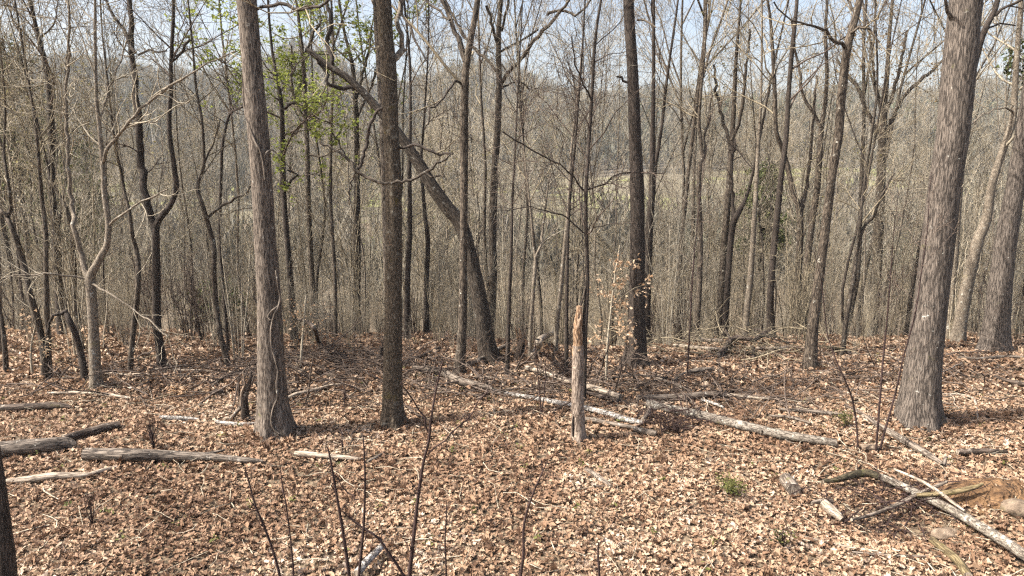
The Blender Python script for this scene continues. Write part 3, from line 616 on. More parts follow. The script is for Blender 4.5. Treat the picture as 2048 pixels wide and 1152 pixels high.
# ---- left cluster
tree('light grey-brown tree dividing into two stems low down, lit from the left', 'tree',
     [(194, 777, 24), (191, 740, 21), (188, 690, 19), (186, 640, 18), (182, 580, 18), (180, 556, 17), (187, 540, 15), (194, 528, 14), (206, 505, 13), (214, 490, 12), (217, 450, 11), (212, 410, 11), (208, 380, 10), (207, 347, 9), (199, 255, 8), (193, 200, 7), (191, 130, 6), (190, 60, 6), (190, 0, 5)],
     H=9, bm='pale', tw='twig_grey', n1=20, hb=2.6, l1=1.7, sides=18, flare=.3, step=.08, wander=0,
     limbs=[([(180, 558, 13), (170, 540, 12), (163, 510, 11), (157, 484, 10), (150, 450, 9), (145, 425, 9), (141, 400, 8), (138, 350, 7), (135, 278, 7), (131, 191, 6), (138, 110, 5), (140, 40, 5), (137, 0, 4)], .35),
            ([(205, 330, 7), (212, 305, 7), (222, 288, 7), (240, 265, 6), (260, 243, 6), (285, 218, 6), (312, 194, 5), (347, 167, 5), (380, 148, 4), (417, 128, 3), (470, 100, 3)], -.6),
            ([(217, 453, 5), (240, 430, 5), (268, 412, 4), (300, 395, 4), (335, 378, 3)], -.3), ([(178, 560, 4), (150, 553, 4), (110, 550, 4), (69, 550, 3), (30, 553, 3), (-10, 551, 2)], -.5),
            ([(180, 566, 4), (210, 583, 4), (243, 602, 3), (275, 625, 3), (305, 647, 3), (335, 672, 2)], -.5), ([(199, 238, 4), (215, 195, 4), (235, 140, 3), (255, 85, 3)], .3)])
tree('dark twin-stemmed tree bowed apart and rejoining to the right of the pale forked one', 'tree',
     [(325, 738, 17), (321, 700, 16), (315, 658, 15), (313, 600, 15), (313, 540, 15), (312, 480, 14), (313, 450, 13), (325, 430, 12), (338, 415, 11), (350, 390, 10), (353, 370, 10), (349, 340, 10), (345, 310, 9), (339, 270, 9), (339, 225, 8), (342, 180, 8), (342, 121, 7), (346, 50, 7), (347, 0, 6)],
     H=11, bm='dark', tw='twig_dark', n1=20, hb=3.4, l1=1.9, sides=16, step=.1, wander=0,
     limbs=[([(312, 465, 12), (304, 440, 13), (299, 420, 14), (293, 395, 14), (285, 360, 15), (279, 320, 15), (279, 280, 14), (277, 226, 13), (269, 174, 12), (267, 130, 11), (265, 87, 11), (262, 40, 10), (259, 0, 10), (255, -60, 8)], .45),
            ([(270, 105, 7), (258, 85, 7), (248, 60, 6), (230, 35, 6), (210, 0, 5)], .2), ([(346, 122, 4), (360, 112, 5), (370, 98, 6), (377, 85, 5), (383, 78, 3)], -.2), ([(276, 110, 4), (310, 100, 4), (335, 104, 3)], -.1)])
tree('dark stem slanting left near the left edge, forking at mid height', 'tree',
     [(90, 757, 12), (88, 720, 12), (83, 675, 12), (73, 630, 12), (62, 595, 11), (54, 560, 11), (45, 519, 11), (35, 485, 10), (24, 456, 9), (15, 434, 9), (22, 420, 7), (20, 390, 6), (14, 347, 6), (8, 300, 5), (10, 200, 4)],
     H=8, bm='brown', n1=16, hb=2.6, l1=1.6, sides=12, step=.1, limbs=[([(14, 432, 8), (5, 422, 7), (-8, 412, 6), (-30, 360, 5)], .1)])
tree('brown straight stem standing close beside the slanting stem at the left', 'tree',
     [(99, 757, 10), (97, 700, 10), (95, 650, 10), (92, 554, 9), (92, 467, 9), (84, 400, 8), (80, 350, 7), (72, 260, 6), (60, 180, 5), (45, 90, 4)], H=8, bm='brown', n1=18, hb=2.8, l1=1.6, sides=10)
tree('broad dark trunk in shade behind the left stems', 'tree',
     [(128, 726, 18), (125, 680, 17), (121, 623, 17), (115, 519, 16), (111, 449, 15), (104, 390, 13), (103, 300, 12), (101, 208, 11), (93, 139, 10), (76, 70, 8), (60, 0, 7)], Y=12.4, H=13, bm='dark', tw='twig_dark', n1=20, hb=4.2, l1=2.2, sides=14)
tree('mossy slanting dead stem left of the pale forked tree, broken short', 'dead stem',
     [(172, 765, 12), (167, 735, 12), (160, 700, 11), (150, 665, 11), (138, 640, 11), (131, 622, 9)], H=2, bm='dark', n1=0, top=False, sides=12, step=.08, name='dead_stem',
     limbs=[([(134, 622, 7), (120, 625, 7), (108, 630, 6), (97, 645, 5), (92, 662, 4)], -.1)])
tree('grey leaning stem behind the pale forked tree, rising left', 'tree',
     [(171, 745, 11), (165, 700, 11), (157, 650, 11), (150, 600, 10), (148, 530, 9), (142, 450, 8), (125, 400, 7), (112, 380, 6), (90, 310, 5)], H=6, Y=11.2, bm='brown', n1=14, hb=3, l1=1.5)
tree('kinked brown stem just right of the pale forked tree', 'tree',
     [(259, 750, 10), (262, 710, 10), (267, 658, 10), (273, 610, 10), (276, 571, 10), (276, 519, 10), (270, 490, 8), (264, 467, 8), (258, 420, 7), (249, 385, 6), (243, 347, 6), (231, 295, 5), (222, 220, 4)], H=8, bm='brown', n1=16, hb=2.6, l1=1.5, sides=10, step=.1)
tree('bent dark stem with a one-sided limb between the twin-stemmed tree and the vine-wound oak', 'tree',
     [(460, 740, 11), (450, 705, 11), (441, 675, 10), (435, 630, 10), (430, 588, 10), (428, 540, 10), (428, 500, 10), (421, 465, 9), (414, 438, 9), (405, 410, 8), (395, 380, 7), (400, 355, 6), (408, 330, 6), (404, 243, 5), (392, 174, 5), (385, 90, 4)], H=8, bm='brown', n1=16, hb=2.8, l1=1.6, sides=10, step=.1,
     limbs=[([(416, 435, 6), (432, 420, 6), (451, 408, 5), (470, 398, 5), (486, 390, 4), (505, 372, 3)], -.2), ([(410, 325, 4), (425, 290, 4), (440, 240, 3)], .2)])
tree('thin dark stem curving beside the left flank of the vine-wound oak', 'sapling',
     [(452, 640, 6), (440, 480, 6), (443, 330, 6), (445, 290, 6), (455, 240, 5), (466, 222, 5), (490, 212, 4)], Y=11, H=5, bm='dark', tw='twig_dark', n1=8, hb=3.5, l1=1, top=False, name='sapling')
tree('grey sapling standing at the far left edge of the clearing', 'sapling',
     [(12, 745, 9), (10, 700, 9), (5, 650, 8), (-4, 600, 7), (-10, 520, 6)], H=6, bm='brown', n1=14, hb=1.5, l1=1.4, name='sapling')
# ---- thin saplings in the clearing on the right
sap = dict(bm='whip', tw='twig_dark', sides=6, flare=.1, step=.12, name='sapling', k2=1.5, k3=1, cap=.006, ang=(32, 8), up=.3, rm=.003)
tree('reddish thin sapling, tallest of the clump in front of the thickest oak', 'sapling', [(1752, 905, 4.3), (1756, 850, 4.3), (1762, 770, 3.6), (1768, 700, 3.6), (1775, 630, 2.9), (1782, 540, 2.2)], H=2.9, n1=8, hb=.8, l1=.6, **sap)
tree('thin sapling slanting right from the clump in front of the thickest oak', 'sapling', [(1758, 903, 4.3), (1770, 860, 4.3), (1790, 790, 3.6), (1808, 710, 2.9), (1830, 630, 2.9), (1845, 530, 2.2), (1856, 450, 2.2)], H=3.1, n1=8, hb=.8, l1=.6, **sap)
tree('curving thin sapling left of the clump in front of the thickest oak', 'sapling', [(1717, 908, 3.6), (1714, 860, 3.6), (1705, 800, 3.6), (1690, 760, 2.9), (1672, 720, 2.9), (1655, 670, 2.2), (1648, 610, 2.2)], H=2.3, n1=5, hb=.6, l1=.5, **sap)
tree('upright thin shoot growing against the brush right of the dark straight trunk', 'sapling', [(1374, 762, 3.6), (1376, 720, 3.6), (1380, 650, 2.9), (1385, 560, 2.9), (1392, 470, 2.2)], H=4, n1=10, hb=.7, l1=.8, **sap)
tree('pair-stemmed thin shoot near the white fallen log in the centre', 'sapling', [(1082, 835, 2.9), (1080, 790, 2.9), (1074, 730, 2.2), (1070, 680, 2.2)], H=1.7, n1=6, hb=.3, l1=.5, limbs=[([(1084, 832, 2.2), (1090, 770, 2.2), (1096, 710, 1.4)], .05)], **sap)
# ---- dark shoots close to the camera
near = dict(bm='whip', tw='whip', sides=8, flare=.15, step=.03, name='sapling', n1=7, hb=.25, l1=.16, k2=.6, k3=.5, rm=.0014, cap=.004, ang=(38, 10), up=.3, top=False, wander=.01)
tree('tallest dark budding shoot in the near foreground, forking near its tip', 'sapling',
     [(815, 1185, 8.8), (820, 1140, 8.0), (830, 1050, 7.2), (838, 980, 6.4), (848, 920, 5.6), (857, 885, 5.6), (862, 840, 4.8), (872, 780, 4.0), (880, 745, 3.2), (886, 722, 2.4)],
     limbs=[([(857, 865, 4.0), (845, 835, 3.2), (828, 805, 3.2), (812, 780, 2.4), (803, 757, 2.4)], -.1), ([(857, 906, 4.0), (885, 880, 3.2), (915, 855, 3.2), (945, 825, 2.4), (975, 783, 2.4)], .1), ([(843, 985, 2.4), (830, 975, 2.4), (824, 963, 1.6)], -.05)], **near)
tree('dark shoot leaning left in the near foreground left of the tallest shoot', 'sapling', [(702, 1185, 7.2), (698, 1150, 7.2), (690, 1090, 6.4), (682, 1040, 5.6), (668, 960, 4.8), (660, 915, 4.0), (655, 893, 2.4)], limbs=[([(668, 950, 2.4), (685, 970, 2.4), (705, 990, 2.4), (717, 998, 1.6)], .02), ([(672, 985, 1.6), (665, 975, 1.6), (658, 970, 1.6)], .02)], **near)
tree('upright dark shoot in the near foreground crossing a slanting one', 'sapling', [(716, 1190, 6.4), (718, 1150, 5.6), (724, 1090, 5.6), (728, 1040, 4.8), (730, 960, 4.0), (728, 900, 3.2), (726, 872, 2.4)], **near)
tree('dark shoot slanting down to the right across the near foreground', 'sapling', [(822, 1180, 5.6), (805, 1148, 5.6), (780, 1110, 5.6), (755, 1075, 4.8), (725, 1055, 4.0), (698, 1035, 3.2), (685, 1022, 2.4)], **near)
tree('dark bent shoot at the lower left of the near foreground', 'sapling', [(565, 1185, 6.4), (558, 1145, 5.6), (542, 1090, 4.8), (525, 1045, 4.8), (512, 1015, 4.0), (502, 980, 3.2), (490, 935, 2.4)], **near)
tree('thinnest brown shoot beside the bent shoot at the lower left', 'sapling', [(588, 1180, 4.0), (586, 1130, 4.0), (580, 1070, 3.2), (572, 1010, 3.2), (564, 965, 2.4), (560, 930, 1.6)], **near)
tree('dark curved shoot right of centre in the near foreground', 'sapling', [(1036, 1180, 7.2), (1041, 1150, 6.4), (1047, 1110, 5.6), (1047, 1060, 4.8), (1052, 1030, 4.8), (1065, 990, 4.0), (1080, 955, 3.2), (1095, 922, 2.4)], **near)
tree('short dark shoot, stub-topped, right of the curved shoot in the near foreground', 'sapling', [(1199, 1180, 4.8), (1198, 1140, 4.8), (1196, 1110, 4.0), (1197, 1085, 2.4)], **near)
tree('thin brown shoot with buds beside the tallest foreground shoot', 'sapling', [(893, 1180, 4.0), (892, 1130, 3.2), (890, 1080, 3.2), (893, 1030, 2.4), (892, 1000, 1.6)], **near)
tree('leaning dark trunk cut off by the bottom left corner of the photo', 'tree', [(8, 1230, 40), (12, 1150, 37), (8, 1090, 33), (3, 1020, 26), (-6, 950, 24), (-16, 880, 22), (-40, 740, 20), (-70, 560, 18)],
     H=6, bm='dark', tw='twig_dark', n1=6, hb=4, l1=1, flare=.2, sides=24, ridge=.03, step=.05, wander=0)
# ------------------------------------------------------------------ leaves banked against the big trunks
mb = MB()
for (bb, rr, num) in ((A_base, .20, 420), (B_base, .15, 300), (C_base, .30, 520), (D_base, .20, 260)):
    a = rng.uniform(0, 2 * PI, num); dd = rng.exponential(.11, num); x = bb[0] + np.cos(a) * (rr * .95 + dd); y = bb[1] + np.sin(a) * (rr * .95 + dd)
    leaves(mb, np.stack([x, y, gz(x, y) + .015 + (.08 * rng.random(num)) * np.exp(-dd / .12)], -1), rng.uniform(.045, .085, num), np.abs(rng.normal(.15, .5, num)), LOBED, .5, rnd=np.clip(rng.beta(1.6, 2, num), 0, 1))
tag(mb.build('leaf_drift', M['litter'], smooth=False), 'dead leaves banked against the feet of the large trunks', 'leaf litter', kind='stuff')
# ------------------------------------------------------------------ vine on the grey oak
def vine_line(pts, q, base, Y, out=.012):
    ls = []
    Z = q[:, 2] + base[2]
    for u, v, w in pts:
        p = at(u, v, Y); r = np.interp(p.z, Z, q[:, 3]) * 1.06 + out; cx = np.interp(p.z, Z, q[:, 0] + base[0])
        dx = np.clip((p.x - cx) / r, -.98, .98); y = Y - r * math.sqrt(1 - dx * dx); p = at(u, v, y); ls.append((p.x, p.y, p.z, px(w, p)))
    return np.array(ls)
vr = empty('climbing_vine', tuple(A_base)); tag(vr, 'woody vine winding up the grey oak left of centre', 'vine')
for nm, pts in (('stem', [(558, 868, 5), (548, 858, 5), (543, 840, 5), (547, 815, 5), (555, 795, 5), (553, 770, 5), (556, 740, 5), (550, 718, 4), (543, 690, 4), (542, 660, 4), (548, 630, 4), (556, 615, 4), (560, 595, 4), (556, 570, 4), (552, 540, 4)]),
                ('tendril', [(541, 640, 4), (536, 632, 4), (545, 620, 3), (558, 611, 3)]),
                ('upper_stem', [(486, 150, 4), (487, 190, 5), (492, 230, 5), (500, 255, 5), (510, 282, 5), (520, 300, 4), (527, 330, 4), (530, 360, 3)]),
                ('tendril', [(528, 320, 3), (533, 305, 3), (545, 300, 3), (556, 310, 2), (560, 320, 2)])):
    l = vine_line(pts, A_q, A_base, A_Y); l[:, :3] -= A_base; c = crom(l, .03); mb = MB(); tubes(mb, c[:, :3], c[:, 3], 7); mb.build(nm, M['log'], vr)

hb_ = empty('hanging_branch', tuple(at(714, 342, B_Y - .45))); tag(hb_, 'broken crooked branch hanging across the dark mossy trunk and caught on the leaning one', 'branch')
for nm, pts, dy in (('stem', [(764, 214, 6), (745, 236, 7), (736, 268, 7), (732, 295, 7), (722, 325, 7), (714, 342, 7)], 0), ('arm', [(640, 285, 4), (670, 300, 5), (695, 318, 6), (714, 342, 7), (740, 357, 7), (770, 366, 6), (820, 359, 6), (850, 345, 6), (882, 324, 5), (905, 308, 3)], -.1),
                    ('arm', [(850, 345, 4), (870, 352, 4), (888, 352, 3)], -.1), ('twig', [(690, 313, 3), (672, 275, 3), (660, 262, 2)], -.1), ('twig', [(714, 342, 3), (700, 372, 3), (698, 410, 2)], .1)):
    l = world_line(pts, B_Y - .45, None, 0, dy); l[:, :3] -= np.array(hb_.location); c_ = crom(l, .04); c_[:, :3] += rng.normal(0, .008, (len(c_), 3)); mb = MB(); tubes(mb, c_[:, :3], c_[:, 3], 7, bumpy=.15); mb.build(nm, M['dark'] if nm != 'arm' else M['brown'], hb_)

for pts, dy in (([(776, 850, 16), (762, 856, 12), (745, 862, 9), (722, 866, 6)], -.12), ([(797, 851, 14), (810, 855, 9), (826, 857, 6), (842, 857, 3)], .03), ([(786, 856, 14), (784, 864, 10), (778, 869, 5)], -.2)):
    l = []
    for k_, (u, v, w) in enumerate(pts):
        g_ = on_ground(u, v); l.append((g_.x, g_.y, g_.z + .03 - .012 * k_, px(w, g_)))
    l = np.array(l); l[:, :3] -= B_base; c_ = crom(l, .02); mb = MB(); tubes(mb, c_[:, :3], c_[:, 3], 10, bumpy=.2); mb.build('root', M['mossy'], B_root)

# ------------------------------------------------------------------ the broken snag
g = on_ground(1157, 879); sy = g.y
sr = empty('broken_snag', tuple(g)); tag(sr, 'broken dead snag with peeled tan wood and a tall bark splinter, right of centre', 'snag')
def local(line, g): line = line.copy(); line[:, :3] -= np.array(g); return line
low = local(world_line([(1157, 884, 30), (1157, 860, 27), (1156, 820, 25), (1155, 770, 23), (1156, 725, 23), (1156, 690, 22)], sy), g)
q = crom(low, .025); mb = MB()
def rf(a, L, bk): return 1 + .5 * np.exp(-L / .06) * (.5 + .5 * np.cos(4 * a)) + .05 * vnoise(bk * np.array([30, 30, 9]), 4) + .035 * (1 - 2 * np.abs(vnoise(bk * np.array([90, 90, 9]), 5)))
tubes(mb, q[:, :3], q[:, 3], 36, rfun=rf); mb.build('trunk', bark('bark_snag', (.06, .045, .035), (.21, .165, .13), (.36, .30, .245), lichen=.3, lichcol=(.44, .36, .28), scale=44, zs=.2, bump=.6), sr)
up = local(world_line([(1156, 700, 18), (1156, 680, 18), (1155, 660, 17), (1157, 640, 15), (1159, 625, 13), (1159, 612, 11)], sy - .012), g)
q = crom(up, .012); mb = MB()
def rf2(a, L, bk):
    k = vnoise(bk * np.array([34, 34, 16]), 9); hole = np.clip((k - .25) * 4, 0, 1) * .33
    return 1 + .14 * vnoise(bk * np.array([25, 25, 8]), 6) + .10 * (1 - 2 * np.abs(vnoise(bk * np.array([80, 80, 14]), 8))) - hole
tubes(mb, q[:, :3], q[:, 3], 36, rfun=rf2, cap=True); mb.build('bare_wood', M['rotten'], sr)
for pts, dy in (([(1163, 716, 13), (1165, 690, 12), (1167, 660, 9), (1168, 635, 7), (1170, 605, 5), (1172, 580, 4), (1173, 560, 2)], .025),
                ([(1148, 712, 7), (1147, 700, 6), (1148, 690, 4), (1148, 684, 2)], -.01), ([(1160, 618, 5), (1164, 603, 4), (1168, 590, 3), (1170, 576, 2)], .01)):
    l = local(world_line(pts, sy + dy), g); c = crom(l, .02); mb = MB(); tubes(mb, c[:, :3], c[:, 3], 8, bumpy=.3, seed=5); mb.build('splinter', M['dark'] if dy > 0 else M['rotten'], sr)
for pts in ([(1146, 872, 5), (1145, 850, 5), (1147, 832, 3)],):
    l = local(world_line(pts, sy - .05), g); c = crom(l, .02); mb = MB(); tubes(mb, c[:, :3], c[:, 3], 6, bumpy=.3); mb.build('loose_bark', M['dark'], sr)

def stump(label, base_uv, parts, name='broken_stump'):
    g = on_ground(*base_uv); r = empty(name, tuple(g)); tag(r, label, 'stump')
    for nm, mk, pts, dy, sd in parts:
        l = local(world_line(pts, g.y + dy), g); c = crom(l, .02); mb = MB(); tubes(mb, c[:, :3], c[:, 3], sd, bumpy=.22, cap=True, seed=int(rng.integers(50))); mb.build(nm, M[mk], r)
stump('dark shattered stump with forked splinters left of the vine-wound oak', (488, 838), [
    ('trunk', 'log_dark', [(490, 842, 18), (490, 825, 16), (489, 800, 15), (492, 782, 13), (498, 770, 9), (501, 755, 7), (502, 742, 5)], 0, 14),
    ('splinter', 'rootwood', [(482, 815, 7), (483, 795, 7), (486, 780, 6), (490, 770, 5), (488, 755, 4), (486, 742, 2)], -.03, 7),
    ('splinter', 'log_dark', [(479, 800, 5), (478, 780, 4), (477, 756, 3)], 0, 6), ('splinter', 'rootwood', [(502, 770, 5), (506, 760, 4), (509, 750, 2)], 0, 6),
    ('splinter', 'log', [(481, 815, 8), (470, 828, 7), (458, 843, 6), (452, 849, 5)], -.12, 8)])
stump('splintered stump of torn upright wood in the centre behind the brush', (1034, 722), [
    ('trunk', 'rootwood', [(1036, 724, 13), (1038, 700, 13), (1042, 680, 13), (1041, 668, 11)], 0, 12), ('splinter', 'rotten', [(1036, 685, 6), (1034, 668, 5), (1031, 654, 3)], 0, 6),
    ('splinter', 'rootwood', [(1045, 680, 6), (1049, 664, 5), (1053, 648, 3)], 0, 6), ('splinter', 'rotten', [(1041, 675, 7), (1040, 662, 5), (1037, 655, 2)], -.03, 6),
    ('splinter', 'dark', [(1045, 712, 6), (1047, 690, 7), (1046, 674, 5)], .03, 6)])
stump('short dark charred stump just left of the mossy trunk', (764, 735), [('trunk', 'dark', [(764, 738, 11), (764, 715, 10), (764, 694, 9)], 0, 12), ('splinter', 'dark', [(766, 696, 5), (765, 687, 4), (765, 682, 2)], 0, 6)])

# ------------------------------------------------------------------ fallen logs and larger sticks
def log(label, pts, mk, sides=14, lift=0.0, cat='log', name='fallen_log', branches=(), cap='log_pale', bumpy=.10, step=.06):
    out = []
    for i, p_ in enumerate(pts):
        u, v, w = p_[:3]; dz = p_[3] if len(p_) > 3 else 0.0
        g = on_ground(u, v + .30 * w); r = px(w * 1.02, g); p = at(u, v, g.y - .2 * r) if dz == 0 else at(u, v, g.y)
        z = gz1(g.x, g.y) + 1.0 * r + .02 + lift + dz; out.append((g.x, g.y + .1 * r, z, r))
    l = np.array(out); b0 = np.array([*l[:, :2].mean(0), l[:, 2].min()]); root = empty(name, tuple(b0)); tag(root, label, cat)
    l[:, :3] -= b0; c = crom(l, step); mb = MB(); tubes(mb, c[:, :3], c[:, 3], sides, bumpy=bumpy, cap=1, seed=int(rng.integers(90))); mb.build('trunk' if sides > 8 else 'stem', [M[mk], M[cap]], root)
    for bp in branches:
        bl = []
        for u, v, w, h in bp:
            g = on_ground(u, v + h / max(px(2, on_ground(u, v)), 1e-4)); r = px(w, g); bl.append((g.x, g.y, gz1(g.x, g.y) + h + r, r))
        bl = np.array(bl); bl[:, :3] -= b0; c2 = crom(bl, .04); mb = MB(); tubes(mb, c2[:, :3], c2[:, 3], 7, bumpy=.15); mb.build('branch', M[mk], root)
    return root
log('weathered log with dark cut end lying in the left foreground', [(172, 917, 25), (215, 918, 25), (270, 918, 24), (330, 919, 21), (400, 920, 17), (450, 923, 14), (492, 926, 11), (526, 928, 7)], 'logmid', 20, branches=[[(402, 914, 8, .05), (425, 908, 6, .07), (452, 901, 4, .10)]])
log('thick grey log entering from the left edge', [(-40, 914, 32), (0, 909, 31), (50, 904, 30), (100, 899, 28), (135, 894, 22), (152, 897, 10)], 'logmid', 20)
log('mossy dark log end lying behind the thick left-edge log', [(128, 886, 17), (165, 875, 17), (205, 864, 18), (241, 855, 15)], 'log_dark', 16)
log('dark thin log at the far left of the clearing', [(-20, 822, 13), (30, 821, 14), (80, 818, 14), (120, 817, 13), (142, 819, 7)], 'log_dark', 14)
log('pale rotten branch half sunk in leaves at the lower left', [(15, 968, 9), (60, 965, 14), (105, 959, 15), (150, 957, 12), (180, 955, 9), (205, 946, 8), (235, 938, 5)], 'log_pale', 12)
log('bleached pole lying below the pale forked tree', [(95, 790, 5), (160, 789, 6), (210, 793, 7), (262, 800, 5)], 'log_pale', 8)
log('short white birch piece on the leaves, left', [(320, 839, 8), (345, 841, 9), (368, 842, 9), (398, 843, 5)], 'birch', 12)
log('white birch stick beside the shattered stump', [(432, 847, 6), (460, 852, 8), (490, 854, 8), (522, 850, 5)], 'birch', 10)
log('pale hollow stick lying between the two left trunks and the foreground', [(590, 912, 9), (612, 914, 12), (645, 917, 10), (685, 920, 9), (722, 923, 6)], 'log_pale', 12)
log('short grey stick pointing up right past the pale hollow stick', [(735, 928, 6), (752, 920, 7), (770, 908, 4)], 'log', 8)
log('bent grey log curling across the brush left of centre', [(826, 744, 10), (850, 747, 12), (878, 751, 14), (897, 760, 15), (920, 772, 15), (950, 779, 14), (985, 786, 9)], 'log', 14, lift=.03)
log('long white birch pole running right from the brush past the broken snag', [(975, 782, 6), (1024, 793, 8), (1080, 803, 9), (1142, 815, 10), (1180, 823, 10), (1220, 834, 11), (1255, 845, 11), (1285, 850, 9)], 'birch', 12)
log('pale barkless log crossing behind the broken snag', [(1053, 745, 10), (1090, 756, 10), (1142, 774, 11), (1180, 785, 12), (1240, 804, 11)], 'log_pale', 12, lift=.04)
log('darker log lying alongside the pale barkless log', [(1172, 790, 8), (1200, 797, 9), (1235, 806, 8)], 'log_dark', 10)
log('smooth grey-brown log with a cut end, upper of two logs right of the broken snag', [(1274, 806, 12), (1320, 804, 12), (1370, 802, 12), (1410, 798, 11), (1440, 796, 10)], 'log', 14, lift=.03)
log('bleached split pole continuing right of the smooth grey-brown log', [(1432, 796, 7), (1480, 799, 7), (1520, 803, 7), (1572, 804, 5)], 'log_pale', 10, lift=.02)
log('long grey lichen-spotted log sloping down to the right in the centre right', [(1293, 814, 18), (1330, 822, 17), (1380, 832, 17), (1440, 847, 18), (1500, 862, 19), (1560, 876, 18), (1620, 885, 17), (1672, 893, 15)], 'lichenlog', 18, branches=[[(1522, 870, 5, .06), (1523, 864, 4, .12)]])
log('short grey log stub right of the broken snag', [(1268, 864, 11), (1290, 868, 12), (1312, 873, 11)], 'log', 12)
log('half buried grey log behind the short stub', [(1168, 842, 8), (1210, 850, 9), (1250, 857, 8), (1275, 862, 7)], 'log', 10)
log('round-ended grey branch piece behind the logs, right of centre', [(1372, 752, 8), (1400, 748, 9), (1428, 746, 8)], 'log', 10, lift=.03)
log('grey prop branch leaning against the round-ended piece', [(1345, 776, 5), (1356, 764, 5), (1370, 755, 4)], 'log', 8, lift=.05, name='fallen_branch', cat='branch')
log('curved stub standing against the white birch pole end', [(1285, 850, 8), (1294, 840, 9), (1299, 826, 8)], 'log', 10, lift=.04)
log('weathered split log with a white stub, right foreground below the thickest oak', [(1690, 815, 5), (1720, 830, 7), (1745, 848, 9), (1772, 866, 13), (1805, 886, 14), (1840, 906, 13), (1865, 921, 11), (1890, 936, 8)], 'log', 14, branches=[[(1884, 935, 9, .02), (1888, 926, 8, .05), (1890, 914, 5, .10)]])
log('black flattened log in the open at the right', [(1914, 910, 12), (1950, 909, 12), (1985, 908, 10), (2014, 908, 5)], 'log_dark', 12)
log('mossy dark root-like log arching over the hollow at the lower right', [(1645, 979, 7), (1668, 978, 10), (1690, 972, 13), (1715, 966, 15), (1740, 965, 15), (1758, 972, 12)], 'mosslog', 14, lift=.06)
log('lichen-covered pole running into the bottom right corner', [(1750, 966, 12), (1785, 980, 13), (1830, 1003, 16), (1870, 1022, 16), (1910, 1043, 18), (1960, 1074, 20), (2010, 1106, 21), (2060, 1140, 22), (2110, 1172, 22)], 'lichenlog', 16, lift=.05, cat='pole')
log('yellow mossy stick lying across the lichen-covered pole', [(1830, 1020, 8), (1870, 1019, 10), (1910, 1014, 11), (1945, 1006, 9), (1962, 998, 5)], 'yellowlog', 10, lift=.12)
log('long thin stick rising right across the hollow at the lower right', [(1700, 1066, 6), (1740, 1056, 7), (1790, 1036, 8), (1840, 1011, 8), (1880, 994, 7), (1892, 988, 5)], 'log', 8, lift=.10, name='fallen_branch', cat='branch')
log('pale peeled stick slanting down across the lichen-covered pole', [(1785, 972, 5), (1830, 993, 6), (1865, 1014, 7), (1895, 1037, 7), (1925, 1060, 5)], 'log_pale', 8, lift=.15, name='fallen_branch', cat='branch')
log('yellowish rotten log slab at the bottom right', [(1864, 1088, 14), (1890, 1108, 16), (1915, 1130, 17), (1935, 1160, 16)], 'yellowlog', 12)
log('short cut log round with its end facing the viewer at the lower right', [(1588, 989, 26), (1579, 977, 26), (1570, 966, 25)], 'log', 18, name='log_round')
log('pale rotting chunk of wood half covered by leaves at the lower right', [(1648, 1014, 16), (1662, 1028, 19), (1684, 1046, 14)], 'log_pale', 12, name='wood_chunk', bumpy=.25)
log('flat grey wood piece above the pale rotting chunk', [(1622, 1012, 8), (1642, 1008, 10), (1664, 1007, 8)], 'log', 10, name='wood_chunk')
log('short grey stick in the middle of the open leaves, right of the snag', [(1172, 944, 8), (1185, 952, 10), (1200, 963, 10), (1222, 977, 7)], 'log', 10)
log('dark thin stick below the short grey stick', [(1186, 977, 4), (1205, 977, 4), (1226, 979, 3)], 'log_dark', 7, name='fallen_branch', cat='branch')
log('birch-barked stick poking up at the bottom edge', [(715, 1168, 16), (735, 1142, 15), (752, 1125, 14), (766, 1109, 12)], 'birch', 12, lift=.05)
log('thin long stick near the bottom right on the leaves', [(1690, 1108, 4), (1750, 1114, 5), (1820, 1118, 5), (1886, 1119, 4)], 'log', 7, name='fallen_branch', cat='branch')
log('pale thin stick right of the long thin one', [(1560, 1066, 3), (1640, 1086, 4), (1700, 1100, 4), (1760, 1108, 3)], 'log_pale', 7, name='fallen_branch', cat='branch')
log('pole leaning past the foot of the slim forked trunk', [(932, 742, 7), (955, 733, 8), (980, 718, 8), (1012, 702, 8)], 'log', 10, lift=.06)
log('pale barkless log slanting up left of the dark straight trunk', [(1064, 722, 11, .0), (1076, 708, 13, .05), (1088, 694, 12, .10), (1106, 674, 10, .16)], 'log_pale', 12, lift=.04)
log('mossy pole lying right of the mossy trunk', [(800, 737, 8), (822, 729, 8), (850, 717, 6), (880, 702, 4)], 'log_dark', 10, lift=.04)
log('dark branch slanting between the two large left trunks', [(566, 662, 6, .5), (600, 676, 7, .3), (640, 712, 8, .15), (662, 730, 9, .05), (690, 738, 7)], 'log_dark', 8, lift=.03, name='fallen_branch', cat='branch')
log('dark branch lying flat right of the vine-wound oak', [(566, 738, 6), (590, 744, 7), (610, 752, 4)], 'log_dark', 8, lift=.04, name='fallen_branch', cat='branch')
log('grey forked branch end right of the vine-wound oak', [(575, 806, 7), (592, 797, 8), (620, 790, 6), (665, 778, 5), (700, 775, 3)], 'log_pale', 8, lift=.03, name='fallen_branch', cat='branch')
log('dead fallen crown with root-like limbs at the back of the clearing, right of centre', [(1436, 720, 8), (1448, 708, 10), (1462, 694, 10, .05), (1485, 694, 10, .08), (1505, 696, 9, .06), (1530, 686, 10, .1)], 'log_dark', 10, lift=.05,
    branches=[[(1448, 708, 8, .03), (1440, 722, 8, .02), (1432, 732, 7, .0)], [(1462, 696, 6, .1), (1460, 688, 5, .2), (1450, 680, 4, .25)], [(1505, 697, 7, .1), (1506, 712, 7, .05), (1506, 728, 6, 0)]])
log('bleached pole at the back of the clearing, right of the dark straight trunk', [(1348, 698, 6), (1390, 703, 7), (1430, 706, 7), (1458, 708, 5)], 'log_pale', 8, lift=.04)
